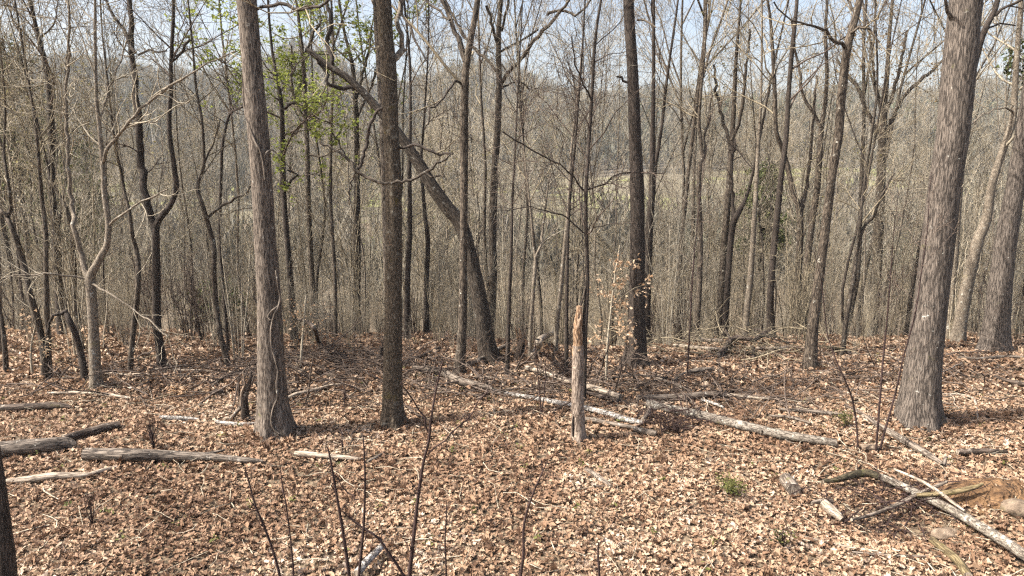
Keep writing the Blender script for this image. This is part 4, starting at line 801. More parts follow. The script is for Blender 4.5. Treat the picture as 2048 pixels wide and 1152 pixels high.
log('weathered pole at the back of the clearing left of the slender dark trunk', [(1390, 691, 7), (1420, 693, 8), (1445, 694, 7)], 'log', 8, lift=.08)
log('thin bleached pole between the slender dark trunk and the dark leaning one', [(1512, 705, 5), (1545, 706, 6), (1575, 704, 4)], 'log_pale', 8, lift=.05)
log('dark reddish rotten log right behind the dark leaning trunk', [(1638, 700, 6), (1670, 706, 8), (1700, 709, 5)], 'mosslog', 8, lift=.04)
log('pale stick pointing left below the right edge trunks', [(1885, 792, 4), (1920, 793, 5), (1945, 800, 5), (1952, 815, 4), (1955, 842, 3)], 'log_pale', 7, name='fallen_branch', cat='branch')
log('dark branch pair lying at the far right of the clearing', [(1990, 762, 7), (2015, 770, 8), (2050, 778, 8)], 'log_dark', 8, lift=.03, branches=[[(2005, 752, 5, .03), (2030, 764, 6, .03), (2055, 772, 5, .03)]])
log('grey log lying behind the right edge trunks', [(1915, 722, 5), (1960, 724, 6), (2010, 720, 6), (2050, 722, 5)], 'log', 8, lift=.03)
log('small dark chunk of wood on the leaves at the left back', [(420, 792, 7), (432, 790, 11), (448, 787, 7)], 'log_dark', 10, name='wood_chunk')
log('bowed grey branch sweeping to the shattered stump', [(425, 780, 4), (440, 768, 5), (465, 755, 5), (500, 746, 5), (530, 740, 4)], 'log', 7, lift=.03, name='fallen_branch', cat='branch')
log('grey pole lying flat in brush before the weathered split log', [(1558, 826, 5), (1610, 829, 8), (1660, 834, 7), (1690, 836, 4)], 'log', 9, lift=.02)
log('thin grey pole nearest the long lichen-spotted log', [(1540, 838, 4), (1580, 842, 6), (1620, 853, 5)], 'log', 8, lift=.02, name='fallen_branch', cat='branch')
log('white peeled branch beside the smooth grey-brown log', [(1402, 806, 5), (1425, 813, 6), (1448, 822, 4)], 'birch', 8, lift=.02, name='fallen_branch', cat='branch')
log('long arched grey stick above the smooth grey-brown log', [(1215, 775, 4), (1260, 768, 5), (1300, 770, 5), (1345, 785, 5), (1382, 800, 4)], 'log', 7, lift=.1, name='fallen_branch', cat='branch')
log('grey branch angled up beside the arched stick', [(1268, 792, 4), (1290, 782, 5), (1310, 775, 5), (1334, 768, 4)], 'log_dark', 7, lift=.08, name='fallen_branch', cat='branch')

# medium loose sticks: five shapes, copied about the clearing
protos = []
for i in range(6):
    r = empty('fallen_stick', (0, 0, 0)); L = rng.uniform(.5, 1.5); n = 6
    p = np.zeros((n, 4)); p[:, 0] = np.linspace(-L / 2, L / 2, n); p[:, 1] = np.cumsum(rng.normal(0, .03, n)); p[:, 2] = .02 + np.abs(np.cumsum(rng.normal(0, .012, n))); p[:, 3] = np.linspace(1, .45, n) * rng.uniform(.007, .014)
    c = crom(p, .06); mb = MB(); tubes(mb, c[:, :3], c[:, 3], 6, bumpy=.12); mb.build('stem', M[['log', 'log_pale', 'log_dark', 'log', 'log_pale', 'twig'][i]], r)
    P, R = grow(c[None, :, :3], c[None, :, 3], 1, L * .5, 5, .2, .9, (35, 10), .15, 0, .6, .01, .4, .3, True, .002); P[:, :, 2] = np.abs(P[:, :, 2]) * .4 + .01
    mb = MB(); tubes(mb, P, R, 5); mb.build('side_twig', M[['log', 'log_pale', 'log_dark', 'log', 'log_pale', 'twig'][i]], r); protos.append(r)
def copy_tree(o):
    c = o.copy(); COL.objects.link(c)
    for ch in o.children:
        k = ch.copy(); COL.objects.link(k); k.parent = c
    return c

ANCH = sorted([(-40, 'left edge'), (84, 'slanting left stem'), (181, 'pale forked tree'), (313, 'twin-stemmed tree'), (428, 'one-sided bent stem'), (533, 'vine-wound oak'), (623, 'green-sprayed trees'), (787, 'mossy trunk'), (925, 'slim forked trunk'), (1020, 'centre dark sapling'), (1172, 'broken snag'),
               (1274, 'dark straight trunk'), (1400, 'kinked grey-brown tree'), (1545, 'slender dark trunk'), (1643, 'dark leaning trunk'), (1755, 'fan-limbed tree'), (1868, 'thickest oak'), (2008, 'right edge trunk'), (2100, 'right edge')])
ORD = ['first', 'second', 'third', 'fourth', 'fifth', 'sixth', 'seventh', 'eighth', 'ninth', 'tenth', 'eleventh', 'twelfth', 'thirteenth', 'fourteenth', 'fifteenth']
def pixel_u(o, h=0.0):
    p = o.location; dep = p.y * math.cos(PITCH) - (p.z + h - CAM_H) * math.sin(PITCH); return 1024 + FPX * p.x / dep
def label_by_place(items):
    """items: (object, kind words); numbers the alike ones from left to right inside each gap between known trunks"""
    gaps = {}
    for o, kind, h in items:
        u = pixel_u(o, h); i = max(0, min(len(ANCH) - 2, sum(1 for a in ANCH if a[0] <= u) - 1)); gaps.setdefault((i, kind), []).append((u, o))
    for (i, kind), l in gaps.items():
        l.sort(key=lambda t: t[0])
        for k, (u, o) in enumerate(l):
            w = f'{kind} between {ANCH[i][1]} and {ANCH[i + 1][1]}' if len(l) == 1 else f'{ORD[k]} {kind} from left between {ANCH[i][1]} and {ANCH[i + 1][1]}'
            o['label'] = w
STICKS = []; used = set(); n = 0
while n < 95:
    y = rng.uniform(5.6, 12.8) if n < 30 else rng.uniform(8.2, 12.6); x = rng.uniform(-.76 * y, .76 * y)
    i = n % 6; o = protos[i] if i not in used else copy_tree(protos[i]); used.add(i)
    o.location = (x, y, gz1(x, y) + .015); o.rotation_euler = (0, rng.normal(0, .04), rng.uniform(0, 2 * PI)); s = rng.uniform(.6, 1.2) * (.7 if y < 8 else 1); o.scale = (s, s, s)
    tag(o, 'loose dead stick lying on the leaf litter', 'stick', 'loose sticks strewn over the clearing'); STICKS.append((o, ('near ' if y < 6.6 else 'far ' if y > 9.6 else '') + ['grey stick', 'pale stick', 'dark stick', 'grey stick', 'pale stick', 'brown stick'][i], 0.0)); n += 1

label_by_place(STICKS)
# brush tangles
def tangle(label, uv, rx, ry, h, n, mk, r=.005, lift=0.0, name='brush_tangle', L=.8):
    g = on_ground(*uv); x = g.x + rng.normal(0, rx * .5, n); y = g.y + rng.normal(0, ry * .5, n); a = rng.uniform(0, 2 * PI, n); ln = rng.uniform(.4, 1.3, n) * L
    z = gz(x, y) + .02 + h * rng.random(n) ** 1.6 + lift; P = [np.stack([x, y, z], -1)]; el = rng.normal(.05, .3, n)
    for j in range(4):
        a = a + rng.normal(0, .25, n); el = el + rng.normal(-.05, .2, n)
        q = P[-1] + np.stack([np.cos(a) * np.cos(el), np.sin(a) * np.cos(el), np.sin(el)], -1) * (ln / 4)[:, None]; q[:, 2] = np.maximum(q[:, 2], gz(q[:, 0], q[:, 1]) + .015); P.append(q)
    mb = MB(); tubes(mb, np.stack(P, 1) - np.array(g), np.repeat((r * (.45 + 1.9 * rng.random(n) ** 3))[:, None], 5, 1) * np.array([1, .9, .8, .65, .4]), 4)
    tag(mb.build(name, M[mk], loc=tuple(g)), label, 'brush', kind='stuff')
tangle('tangle of dead twigs between the vine-wound oak and the mossy trunk', (665, 748), 2.0, 1.4, .35, 461, 'twig_dark', .006)
tangle('tangle of grey branches in front of the heavy leaning trunk', (960, 770), 2.2, .9, .2, 330, 'twig_dark', .007)
tangle('dark brush heaped behind the pale barkless log', (1290, 785), 1.9, .7, .22, 336, 'twig_dark', .007)
tangle('grey brush scattered before the dark leaning trunk on the right', (1560, 800), 2.4, .8, .16, 184, 'twig_dark', .005)
tangle('dead twigs piled at the back of the clearing right of centre', (1450, 706), 2.2, 1.0, .35, 308, 'twig', .006)
tangle('dark reddish heap of twigs beside the long lichen-spotted log', (1345, 853), .42, .22, .2, 170, 'whip', .004, L=.3)
tangle('fine roots and twigs hanging over the hollow at the lower right', (1800, 1030), .7, .4, .16, 200, 'whip', .0035, L=.5)
tangle('dead twigs lying behind the pale forked tree on the left', (370, 765), 2.6, .9, .25, 308, 'twig_dark', .006)
tangle('brush beyond the thickest oak on the right', (1800, 750), 3.0, 1.2, .3, 169, 'twig_dark', .006)
# ------------------------------------------------------------------ soil mound, stones, low plants
def blob(label, uv, size, mk, name, cat, seed, flatk=.7, sink=.3, sub=28):
    g = on_ground(*uv); nu, nv = sub, sub // 2; th = np.linspace(0, PI, nv); ph = np.arange(nu) * 2 * PI / nu
    d = np.stack([np.sin(th)[:, None] * np.cos(ph), np.sin(th)[:, None] * np.sin(ph), np.repeat(np.cos(th)[:, None], nu, 1)], -1)
    r = 1 + .30 * fbm(d * 1.6, seed, 2) + .10 * fbm(d * 5, seed + 3, 3); V = d * r[..., None] * np.array([size[0], size[1], size[2] * flatk]); V[..., 2] += size[2] * (flatk - sink)
    i = np.arange(nv - 1)[:, None] * nu; j = np.arange(nu)[None]; F = np.stack([i + j, i + nu + j, i + nu + (j + 1) % nu, i + (j + 1) % nu], -1).reshape(-1, 4)
    mb = MB(); mb.add(V, F); return tag(mb.build(name, M[mk], loc=tuple(g)), label, cat)
def soil_patch():
    a = np.linspace(-1, 1, 90); X, Y = np.meshgrid(a, a); rad = np.sqrt(X ** 2 + Y ** 2) + .28 * fbm(np.stack([X * 2, Y * 2, 0 * X], -1), 61, 3)
    x = MOUND.x - .02 + X * .62; y = MOUND.y + Y * .40; q = np.stack([x, y, 0 * x], -1)
    z = gz(x, y) + .045 * np.clip((.80 - rad) * 4, -1, 1) + .035 * fbm(q * 9, 63, 3) + .018 * fbm(q * 34, 64, 2)
    n = len(a); k = (np.arange(n - 1)[:, None] * n + np.arange(n - 1)[None]).ravel(); mb = MB(); mb.add(np.stack([x, y, z], -1), np.stack([k, k + 1, k + n + 1, k + n], 1))
    tag(mb.build('dug_soil', M['dirt']), kind='structure')
soil_patch()
blob('mossy mottled stone at the right edge beside the soil heap', (2036, 1022), (.15, .10, .11), 'mossrock', 'stone', 'stone', 5, sink=.5)
blob('flat tan stone in the hollow at the lower right', (1892, 1075), (.13, .08, .07), 'rock', 'stone', 'stone', 14)
blob('grey flat stone left of the sapling clump', (1738, 900), (.11, .07, .06), 'rock', 'stone', 'stone', 41)
blob('small pale stone at the foot of the vine-wound oak', (588, 877), (.05, .04, .03), 'rock', 'stone', 'stone', 44)

def plant(label, uv, rad, h, n, key, size, stems=8, name='small_shrub', cat='shrub', tiltm=.5, stemmat='whip'):
    g = on_ground(*uv); r = empty(name, tuple(g)); tag(r, label, cat)
    a = rng.uniform(0, 2 * PI, stems); s = rng.random(stems) * rad
    P = np.stack([np.stack([np.cos(a) * s * t, np.sin(a) * s * t, h * t * rng.uniform(.6, 1, stems)], -1) + rng.normal(0, .012, (stems, 3)) * t for t in np.linspace(0, 1, 6)], 1)
    mb = MB(); tubes(mb, P, np.repeat(np.linspace(.005, .0018, 6)[None], stems, 0), 5)
    P2, R2 = grow(P, np.full((stems, 6), .003), stems * 5, h * .4, 5, .2, 1, (40, 12), .2, .2, .7, .003, .5, .3, True, .0015); tubes(mb, P2, R2, 3); mb.build('stem', M[stemmat], r)
    if n:
        pts = np.concatenate([P2[:, 1:].reshape(-1, 3), P[:, 3:].reshape(-1, 3)]); p = pts[rng.integers(len(pts), size=n)] + rng.normal(0, .02, (n, 3))
        mb = MB(); leaves(mb, p, rng.uniform(.6, 1.3, n) * size, np.abs(rng.normal(tiltm, .5, n)), SIMPLE, .3); mb.build('foliage', M[key], r, smooth=False)
plant('low yellow-green shrub on the open leaves at the lower right', (1462, 985), .24, .20, 620, 'herb', .022)
plant('small olive shrub left of the sapling clump', (1688, 858), .18, .22, 330, 'herb', .02)
plant('cluster of dark dried stalks behind the weathered foreground log', (308, 900), .10, .42, 0, 'herb', .03, 12)
plant('tuft of yellow-green grass blades at the right foot of the thickest oak', (1868, 856), .16, .13, 300, 'herb', .05, 14)
plant('dried tan leaf clump on the leaves at the left back', (357, 793), .12, .16, 120, 'beech', .06)
plant('small fine-leaved plant at the lower right edge of the open leaves', (1565, 1095), .12, .2, 60, 'herb', .03)
plant('thin weedy stalks in the lower left foreground', (185, 1055), .08, .4, 0, 'herb', .03, 5)
plant('thin weedy stalks right of the shattered stump', (685, 905), .08, .3, 0, 'herb', .03, 4)
plant('dry weed stalks between the two big left trunks', (690, 815), .10, .45, 0, 'herb', .03, 6)
plant('dry bush of reddish stalks left of the long lichen-spotted log', (1350, 868), .22, .2, 0, 'herb', .03, 30)

# young beeches that keep their pale leaves
def beech(label, pts, sprays, n, size, Y=None, name='beech_sapling'):
    if Y is None: Y = on_ground(pts[0][0], pts[0][1]).y
    l = world_line(pts, Y); g = np.array([l[0, 0], l[0, 1], gz1(l[0, 0], l[0, 1])]); l[0, 2] = min(l[0, 2], g[2] - .03); l[:, :3] -= g
    r = empty(name, tuple(g)); tag(r, label, 'sapling'); c = crom(l, .1); mb = MB(); tubes(mb, c[:, :3], c[:, 3], 7); mb.build('stem', M['twig_grey'], r)
    mb = MB(); pts_ = []
    for sp in sprays:
        s = world_line([(u, v, 3) for u, v in sp], Y, None, .02, rng.uniform(-.5, .2)); s[:, :3] -= g; k = resample(s, 7); tubes(mb, k[:, :3], np.linspace(.006, .003, 7), 4)
        P, R = grow(k[None, :, :3], np.full((1, 7), .004), 9, .28, 5, .1, 1, (50, 12), .12, -.1, .7, .004, .5, .3, True, .002); tubes(mb, P, R, 3); pts_.append(P[:, 1:].reshape(-1, 3)); pts_.append(k[2:, :3])
    mb.build('branches', M['twig'], r); p = np.concatenate(pts_); p = p[rng.integers(len(p), size=n)] + rng.normal(0, .03, (n, 3)) + np.array([0, 0, -.03])
    mb = MB(); leaves(mb, p, rng.uniform(.6, 1.25, n) * size, np.abs(rng.normal(.8, .45, n)), SIMPLE, .35); mb.build('foliage', M['beech'], r, smooth=False)
beech('young beech with pale tan leaves in front of the dark straight trunk', [(1212, 772, 5), (1214, 700, 5), (1222, 620, 4), (1232, 540, 4), (1240, 490, 3)],
      [[(1222, 620), (1245, 592), (1275, 572), (1300, 570)], [(1218, 600), (1212, 580), (1200, 572)], [(1216, 660), (1240, 652), (1262, 650), (1268, 678)], [(1214, 672), (1195, 668), (1178, 670)], [(1224, 600), (1240, 608), (1256, 626)],
       [(1230, 545), (1240, 530), (1254, 522)], [(1220, 640), (1240, 640), (1250, 655)], [(1222, 580), (1232, 570), (1248, 566)]], 330, .062)
beech('pale-leaved young beech right of the vine-wound oak', [(600, 742, 5), (604, 690, 5), (608, 640, 4), (612, 590, 3)], [[(605, 665), (590, 640), (578, 625)], [(606, 650), (622, 625), (632, 612)], [(608, 640), (600, 618), (590, 606)], [(606, 660), (625, 650), (640, 640)]], 90, .045)
beech('tan-leaved young beech among the stems at the left edge', [(65, 752, 5), (62, 700, 4), (72, 650, 4), (80, 610, 3)], [[(64, 690), (45, 672), (30, 662)], [(68, 665), (90, 648), (108, 640)], [(64, 685), (85, 680), (110, 690)], [(66, 670), (60, 645), (52, 625)], [(66, 690), (100, 700), (122, 705)]], 110, .05)
beech('tan-leaved young beech beside the pale forked tree', [(168, 752, 4), (165, 700, 4), (160, 660, 3)], [[(166, 700), (150, 680), (140, 672)], [(164, 690), (172, 668), (178, 650)]], 50, .06)

# ------------------------------------------------------------------ cedars
def cedar(label, x, y, H, rad, n, hb=.15, dens=1.0, name='cedar_tree', size=.16):
    z = gz1(x, y); r = empty(name, (x, y, z)); tag(r, label, 'tree')
    l = np.array([(0, 0, -.1, .10), (.05, 0, H * .35, .08), (0, .05, H * .7, .05), (.03, 0, H, .012)]); c = crom(l, .3); mb = MB(); tubes(mb, c[:, :3], c[:, 3], 9); mb.build('trunk', M['brown'], r)
    up = resample(c[c[:, 2] > hb * H], 12); P, R = grow(up[None, :, :3], up[None, :, 3], 90, rad * 1.25, 6, 0, .98, (68, 12), .12, .5, .4, .02, .3, .85); P2, R2 = grow(P, R, 360, rad * .45, 5, .2, 1, (45, 14), .2, .2, .6, .008, .5, .3)
    mb = MB(); tubes(mb, P, R, 4); tubes(mb, P2, R2, 3); mb.build('branches', M['twig_dark'], r)
    p = np.concatenate([P2[:, 1:].reshape(-1, 3), P[:, 3:].reshape(-1, 3)]); cl = p[rng.integers(len(p), size=n)] + rng.normal(0, .07, (n, 3))
    mb = MB(); leaves(mb, cl, rng.uniform(.6, 1.3, n) * size, np.abs(rng.normal(1.1, .5, n)), TINY, .3, width=.8); mb.build('foliage', M['cedar'], r, smooth=False)
def ced_at(label, u, vtop, Y, rad, n, **k):
    p = at(u, vtop, Y); cedar(label, p.x, Y, p.z - gz1(p.x, Y), rad, n, **k)
ced_at('small dark cedar with a sunlit top between stems right of centre', 1532, 326, 24, 1.0, 5200, hb=.55, size=.14)
ced_at('tall shadowy cedar at the upper left edge', 2, 75, 21, 1.3, 4200, hb=.5, size=.13)
ced_at('dark cedar low behind the left stems', 90, 235, 25, 1.5, 3600, hb=.4, size=.14)
ced_at('cedar partly seen at the upper right edge of the photo', 2125, 20, 13.5, .75, 2600, hb=.72, size=.12)
ced_at('low green cedar bush left of the vine-wound oak', 430, 575, 17, .8, 1200, hb=.3, size=.10)
ced_at('far dark cedar left of the twin-stemmed tree', 165, 285, 30, 1.3, 2800, hb=.4)

# ------------------------------------------------------------------ the thicket: bare saplings and shrubs down the slope
def sapling_proto(name, H, r0, hb, n1, l1, k2, k3, ang, bm, tw, wob=.05, fork=False, rm=.0034, leaf=None):
    root = empty(name, (0, 0, 0)); n = 9; p = np.zeros((n, 4)); p[:, 2] = np.linspace(-.1, H, n); p[1:, 0] = np.cumsum(rng.normal(0, wob * H / n, n - 1)); p[1:, 1] = np.cumsum(rng.normal(0, wob * H / n, n - 1)); p[:, 3] = .56 * r0 * np.linspace(1.05, .12, n)
    c = crom(p, H / 22); mb = MB(); tubes(mb, c[:, :3], c[:, 3], 8)
    st = [resample(c[c[:, 2] > hb * H], 12)]
    if fork:
        nf = 4; P, R = grow(c[None, 5:16, :3], c[None, 5:16, 3], nf, H * .55, 8, .1, .95, (30, 7), .09, .55, .75, 1., .2, .25); tubes(mb, P, R, 7); st += [resample(np.c_[a, b], 12) for a, b in zip(P, R)]
    mb.build('trunk', M[bm], root); st = np.array(st)
    P1, R1 = grow(st[:, :, :3], st[:, :, 3], n1, l1, 7, .02, 1, ang, .17, .45, .5, .02, .3, .5, True, rm)
    P2, R2 = grow(P1, R1, int(n1 * k2), l1 * .5, 5, .15, 1, (42, 12), .2, .35, .65, .01, .4, .4, True, rm); P3, R3 = grow(P2, R2, int(n1 * k2 * k3), l1 * .26, 4, .1, 1, (40, 14), .22, .3, .8, .006, .6, .3, True, rm * .9)
    mb = MB(); tubes(mb, P1, R1, 4); tubes(mb, P2, R2, 3); tubes(mb, P3, R3, 3); mb.build('crown', M[tw], root)
    if leaf:
        t = P3[:, 2:].reshape(-1, 3); p = t[rng.integers(len(t), size=leaf[1])] + rng.normal(0, .04, (leaf[1], 3)); mb = MB(); leaves(mb, p, rng.uniform(.6, 1.3, leaf[1]) * leaf[2], np.abs(rng.normal(.6, .5, leaf[1])), TINY, .3); mb.build('foliage', M[leaf[0]], root, smooth=False)
    return root
SP = [sapling_proto('bare_sapling', 8.0, .040, .16, 30, 1.6, 4, 3, (38, 12), 'brown', 'twig_grey'),
      sapling_proto('bare_sapling', 9.5, .055, .22, 32, 1.9, 4, 3.2, (42, 12), 'pale', 'twig_grey', .09, True),
      sapling_proto('bare_sapling', 11., .070, .28, 34, 2.2, 4, 3.5, (34, 10), 'brown', 'twig', .08, True),
      sapling_proto('bare_sapling', 6.5, .030, .12, 28, 1.2, 4, 2.6, (40, 12), 'pale', 'twig_grey', .08),
      sapling_proto('bare_sapling', 12., .085, .32, 36, 2.3, 4.5, 3.5, (36, 10), 'brown', 'twig', .07, True),
      sapling_proto('bare_sapling', 9.0, .045, .18, 30, 1.7, 4, 3, (48, 14), 'pale', 'twig', .09),
      sapling_proto('bare_sapling', 7.5, .038, .14, 30, 1.5, 4, 3, (44, 14), 'dark', 'twig', .10, True),
      sapling_proto('bare_sapling', 13., .095, .38, 38, 2.6, 4.5, 3.5, (30, 10), 'brown', 'twig_grey', .07, True),
      sapling_proto('bare_sapling', 10., .055, .25, 32, 2.0, 4, 3, (36, 12), 'brown', 'twig', .07, True, .0034, ('olive', 500, .07)),
      sapling_proto('bare_sapling', 9.0, .050, .25, 30, 2.0, 4, 3, (44, 12), 'brown', 'twig_grey', .08, True, .0034, ('spring', 350, .07))]
SLAB = ['slim brown bare sapling in the thicket beyond the brow', 'grey-twigged bare sapling in the thicket beyond the brow', 'dark forked bare sapling in the thicket beyond the brow', 'pale thin bare sapling in the thicket beyond the brow', 'forked brown bare tree in the thicket beyond the brow',
        'pale-stemmed wavering sapling in the thicket beyond the brow', 'dark crooked forked sapling in the thicket beyond the brow', 'tall dark forked tree with grey twigs in the thicket beyond the brow', 'sapling with olive buds in the thicket beyond the brow', 'sapling with a few spring-green leaves in the thicket beyond the brow']
placed = list(TREES); SAPS = []; SHRUBS = []
SKIND = ['slim brown sapling', 'grey-twigged sapling', 'dark forked sapling', 'pale thin sapling', 'brown forked tree', 'pale wavering sapling', 'dark crooked sapling', 'tall dark tree', 'olive-budded sapling', 'green-leaved sapling']
HKIND = ['brown shrub', 'grey tall shrub', 'low dark shrub', 'sparse grey shrub', 'tall brown shrub']
def far_enough(x, y, d):
    return all((x - a) ** 2 + (y - b) ** 2 > d * d for a, b in placed)
used = set(); n = 0; PROB = np.array([13, 13, 9, 14, 8, 12, 10, 6, 7, 5.]); PROB /= PROB.sum()
while n < 125:
    f = rng.random(); y = 12.6 + 9.5 * f ** 1.15 if n < 75 else 18 + 24 * f
    x = rng.uniform(-.76 * y, .76 * y)
    if x < -2.5 and n < 30: y = 10.6 + 3 * f
    if not far_enough(x, y, .55): continue
    placed.append((x, y)); i = int(rng.choice(10, p=PROB))
    o = SP[i] if i not in used else copy_tree(SP[i]); used.add(i)
    o.location = (x, y, gz1(x, y)); s = rng.uniform(.75, 1.3); o.scale = (s, s, s * rng.uniform(.9, 1.1)); o.rotation_euler = (rng.normal(0, .04), rng.normal(0, .04), rng.uniform(0, 2 * PI))
    tag(o, SLAB[i], 'sapling', 'bare saplings in the thicket beyond the brow: ' + ['slim brown', 'grey twigged', 'dark forked', 'pale thin', 'forked brown', 'pale wavering', 'dark crooked', 'tall dark', 'olive budded', 'spring green'][i]); SAPS.append((o, SKIND[i], 2.0)); n += 1
label_by_place(SAPS)
# shrubs
def shrub_proto(H, stems, tw):
    root = empty('thicket_shrub', (0, 0, 0)); a = rng.uniform(0, 2 * PI, stems); lean = rng.uniform(.02, .2, stems); P = []
    for t in np.linspace(0, 1, 7):
        P.append(np.stack([np.cos(a) * lean * H * t ** 1.3 + .06 * np.cos(a), np.sin(a) * lean * H * t ** 1.3 + .06 * np.sin(a), H * t * rng.uniform(.95, 1.05, stems) - .05], -1) + rng.normal(0, .035, (stems, 3)) * t)
    P = np.stack(P, 1) ; hs = rng.uniform(.5, 1, stems); P[:, :, 2] *= hs[:, None]; R = np.linspace(1, .3, 7)[None] * rng.uniform(.006, .014, stems)[:, None]
    mb = MB(); tubes(mb, P, R, 5); mb.build('stem', M[tw], root)
    P1, R1 = grow(P, R, stems * 6, H * .26, 6, .15, 1, (32, 10), .2, .3, .6, .007, .5, .4, True, .0035); P2, R2 = grow(P1, R1, stems * 16, H * .12, 4, .15, 1, (42, 12), .22, .2, .8, .005, .6, .3, True, .003)
    mb = MB(); tubes(mb, P1, R1, 4); tubes(mb, P2, R2, 3); mb.build('crown', M[tw], root); return root
HP = [shrub_proto(2.6, 6, 'twig'), shrub_proto(3.6, 6, 'twig_grey'), shrub_proto(1.8, 7, 'twig_dark'), shrub_proto(3.2, 5, 'twig_grey'), shrub_proto(4.4, 6, 'twig')]
HLAB = ['brown many-stemmed shrub on the brow of the slope', 'grey thin-twigged shrub on the brow of the slope', 'low dark shrub on the brow of the slope', 'brown sparse shrub on the brow of the slope', 'tall brown shrub on the brow of the slope']
used = set(); n = 0
while n < 150:
    f = rng.random(); y = 12.0 + 5.5 * f ** 1.1 if n < 95 else 17 + 9 * f
    x = rng.uniform(-.75 * y, .75 * y)
    if x < -2.5 and n < 30: y = 10.2 + 2.5 * f
    if not far_enough(x, y, .25): continue
    i = n % 5; o = HP[i] if i not in used else copy_tree(HP[i]); used.add(i)
    o.location = (x, y, gz1(x, y)); s = rng.uniform(.7, 1.3); o.scale = (s, s, s); o.rotation_euler = (0, 0, rng.uniform(0, 2 * PI))
    tag(o, HLAB[i], 'shrub', 'shrubs on the brow: ' + ['brown', 'grey', 'low dark', 'sparse', 'tall'][i]); SHRUBS.append((o, HKIND[i], 1.0)); n += 1
label_by_place(SHRUBS)

# ------------------------------------------------------------------ woods further down the valley: one object scattering the same trees
def scatter_object(name, label, cat, pts, protos, rot, scl, idx):
    me = bpy.data.meshes.new(name); me.vertices.add(len(pts)); me.vertices.foreach_set('co', np.asarray(pts, np.float32).ravel())
    for nm, arr in (('idx', idx), ):
        a = me.attributes.new(nm, 'INT', 'POINT'); a.data.foreach_set('value', np.asarray(arr, np.int32))
    for nm, arr in (('rot', rot), ('scl', scl)):
        a = me.attributes.new(nm, 'FLOAT', 'POINT'); a.data.foreach_set('value', np.asarray(arr, np.float32))
    o = bpy.data.objects.new(name, me); COL.objects.link(o)
    ng = bpy.data.node_groups.new(name, 'GeometryNodeTree'); ng.interface.new_socket('Geometry', in_out='INPUT', socket_type='NodeSocketGeometry'); ng.interface.new_socket('Geometry', in_out='OUTPUT', socket_type='NodeSocketGeometry')
    gi = ng.nodes.new('NodeGroupInput'); go = ng.nodes.new('NodeGroupOutput'); jn = ng.nodes.new('GeometryNodeJoinGeometry')
    def attr(nm, t):
        a = ng.nodes.new('GeometryNodeInputNamedAttribute'); a.data_type = t; a.inputs['Name'].default_value = nm; return a.outputs['Attribute']
    ai, ar, as_ = attr('idx', 'INT'), attr('rot', 'FLOAT'), attr('scl', 'FLOAT')
    cb = ng.nodes.new('ShaderNodeCombineXYZ'); ng.links.new(ar, cb.inputs[2]); e2r = ng.nodes.new('FunctionNodeEulerToRotation'); ng.links.new(cb.outputs[0], e2r.inputs[0])
    for k, pr in enumerate(protos):
        cmp_ = ng.nodes.new('FunctionNodeCompare'); cmp_.data_type = 'INT'; cmp_.operation = 'EQUAL'
        a_in = [s for s in cmp_.inputs if s.type == 'INT']; ng.links.new(ai, a_in[0]); a_in[1].default_value = k
        for ch in pr.children:
            oi = ng.nodes.new('GeometryNodeObjectInfo'); oi.transform_space = 'ORIGINAL'; oi.inputs['Object'].default_value = ch; oi.inputs['As Instance'].default_value = True
            ip = ng.nodes.new('GeometryNodeInstanceOnPoints'); ng.links.new(gi.outputs[0], ip.inputs['Points']); ng.links.new(cmp_.outputs[0], ip.inputs['Selection']); ng.links.new(oi.outputs['Geometry'], ip.inputs['Instance'])
            ng.links.new(e2r.outputs[0], ip.inputs['Rotation']); ng.links.new(as_, ip.inputs['Scale']); ng.links.new(ip.outputs[0], jn.inputs[0])
    ng.links.new(jn.outputs[0], go.inputs[0]); md = o.modifiers.new('scatter', 'NODES'); md.node_group = ng
    return tag(o, label, cat, kind='stuff')
n = 210; y = np.concatenate([rng.uniform(24, 45, 25), rng.uniform(38, 118, n - 25)]); x = rng.uniform(-1, 1, n) * (.84 * y + 2)
idx = rng.choice(10, n, p=np.array([10, 14, 14, 3, 16, 10, 8, 14, 8, 3]) / 100); scl = np.where(y > 38, rng.uniform(1.0, 1.75, n), rng.uniform(.8, 1.2, n))
scatter_object('valley_wood', 'dense bare woods filling the valley below the clearing', 'woods', np.stack([x, y, gz(x, y)], -1), SP, rng.uniform(0, 2 * PI, n), scl, idx)

n = 900; y = 17 + 100 * rng.random(n) ** 1.25; x = rng.uniform(-1, 1, n) * (.84 * y + 2)
scatter_object('valley_brush', 'fine bare undergrowth filling the slope under the trees', 'undergrowth', np.stack([x, y, gz(x, y)], -1), HP, rng.uniform(0, 2 * PI, n), rng.uniform(.8, 1.5, n) * (1 + .012 * (y - 16)), rng.integers(0, 5, n))
n = 420; y = 10.9 + 3.6 * rng.random(n); x = rng.uniform(-1, 1, n) * (.82 * y); k = (np.abs(x - D_base[0]) > .5) & (vnoise(np.stack([x * .9, y * .9, 0 * x], -1), 55) > -.25); x, y = x[k], y[k]; n = len(x)
scatter_object('brow_brush', 'low dead twigs and shoots along the brow of the slope', 'undergrowth', np.stack([x, y, gz(x, y)], -1), HP, rng.uniform(0, 2 * PI, n), rng.uniform(.16, .42, n), rng.integers(0, 5, n))
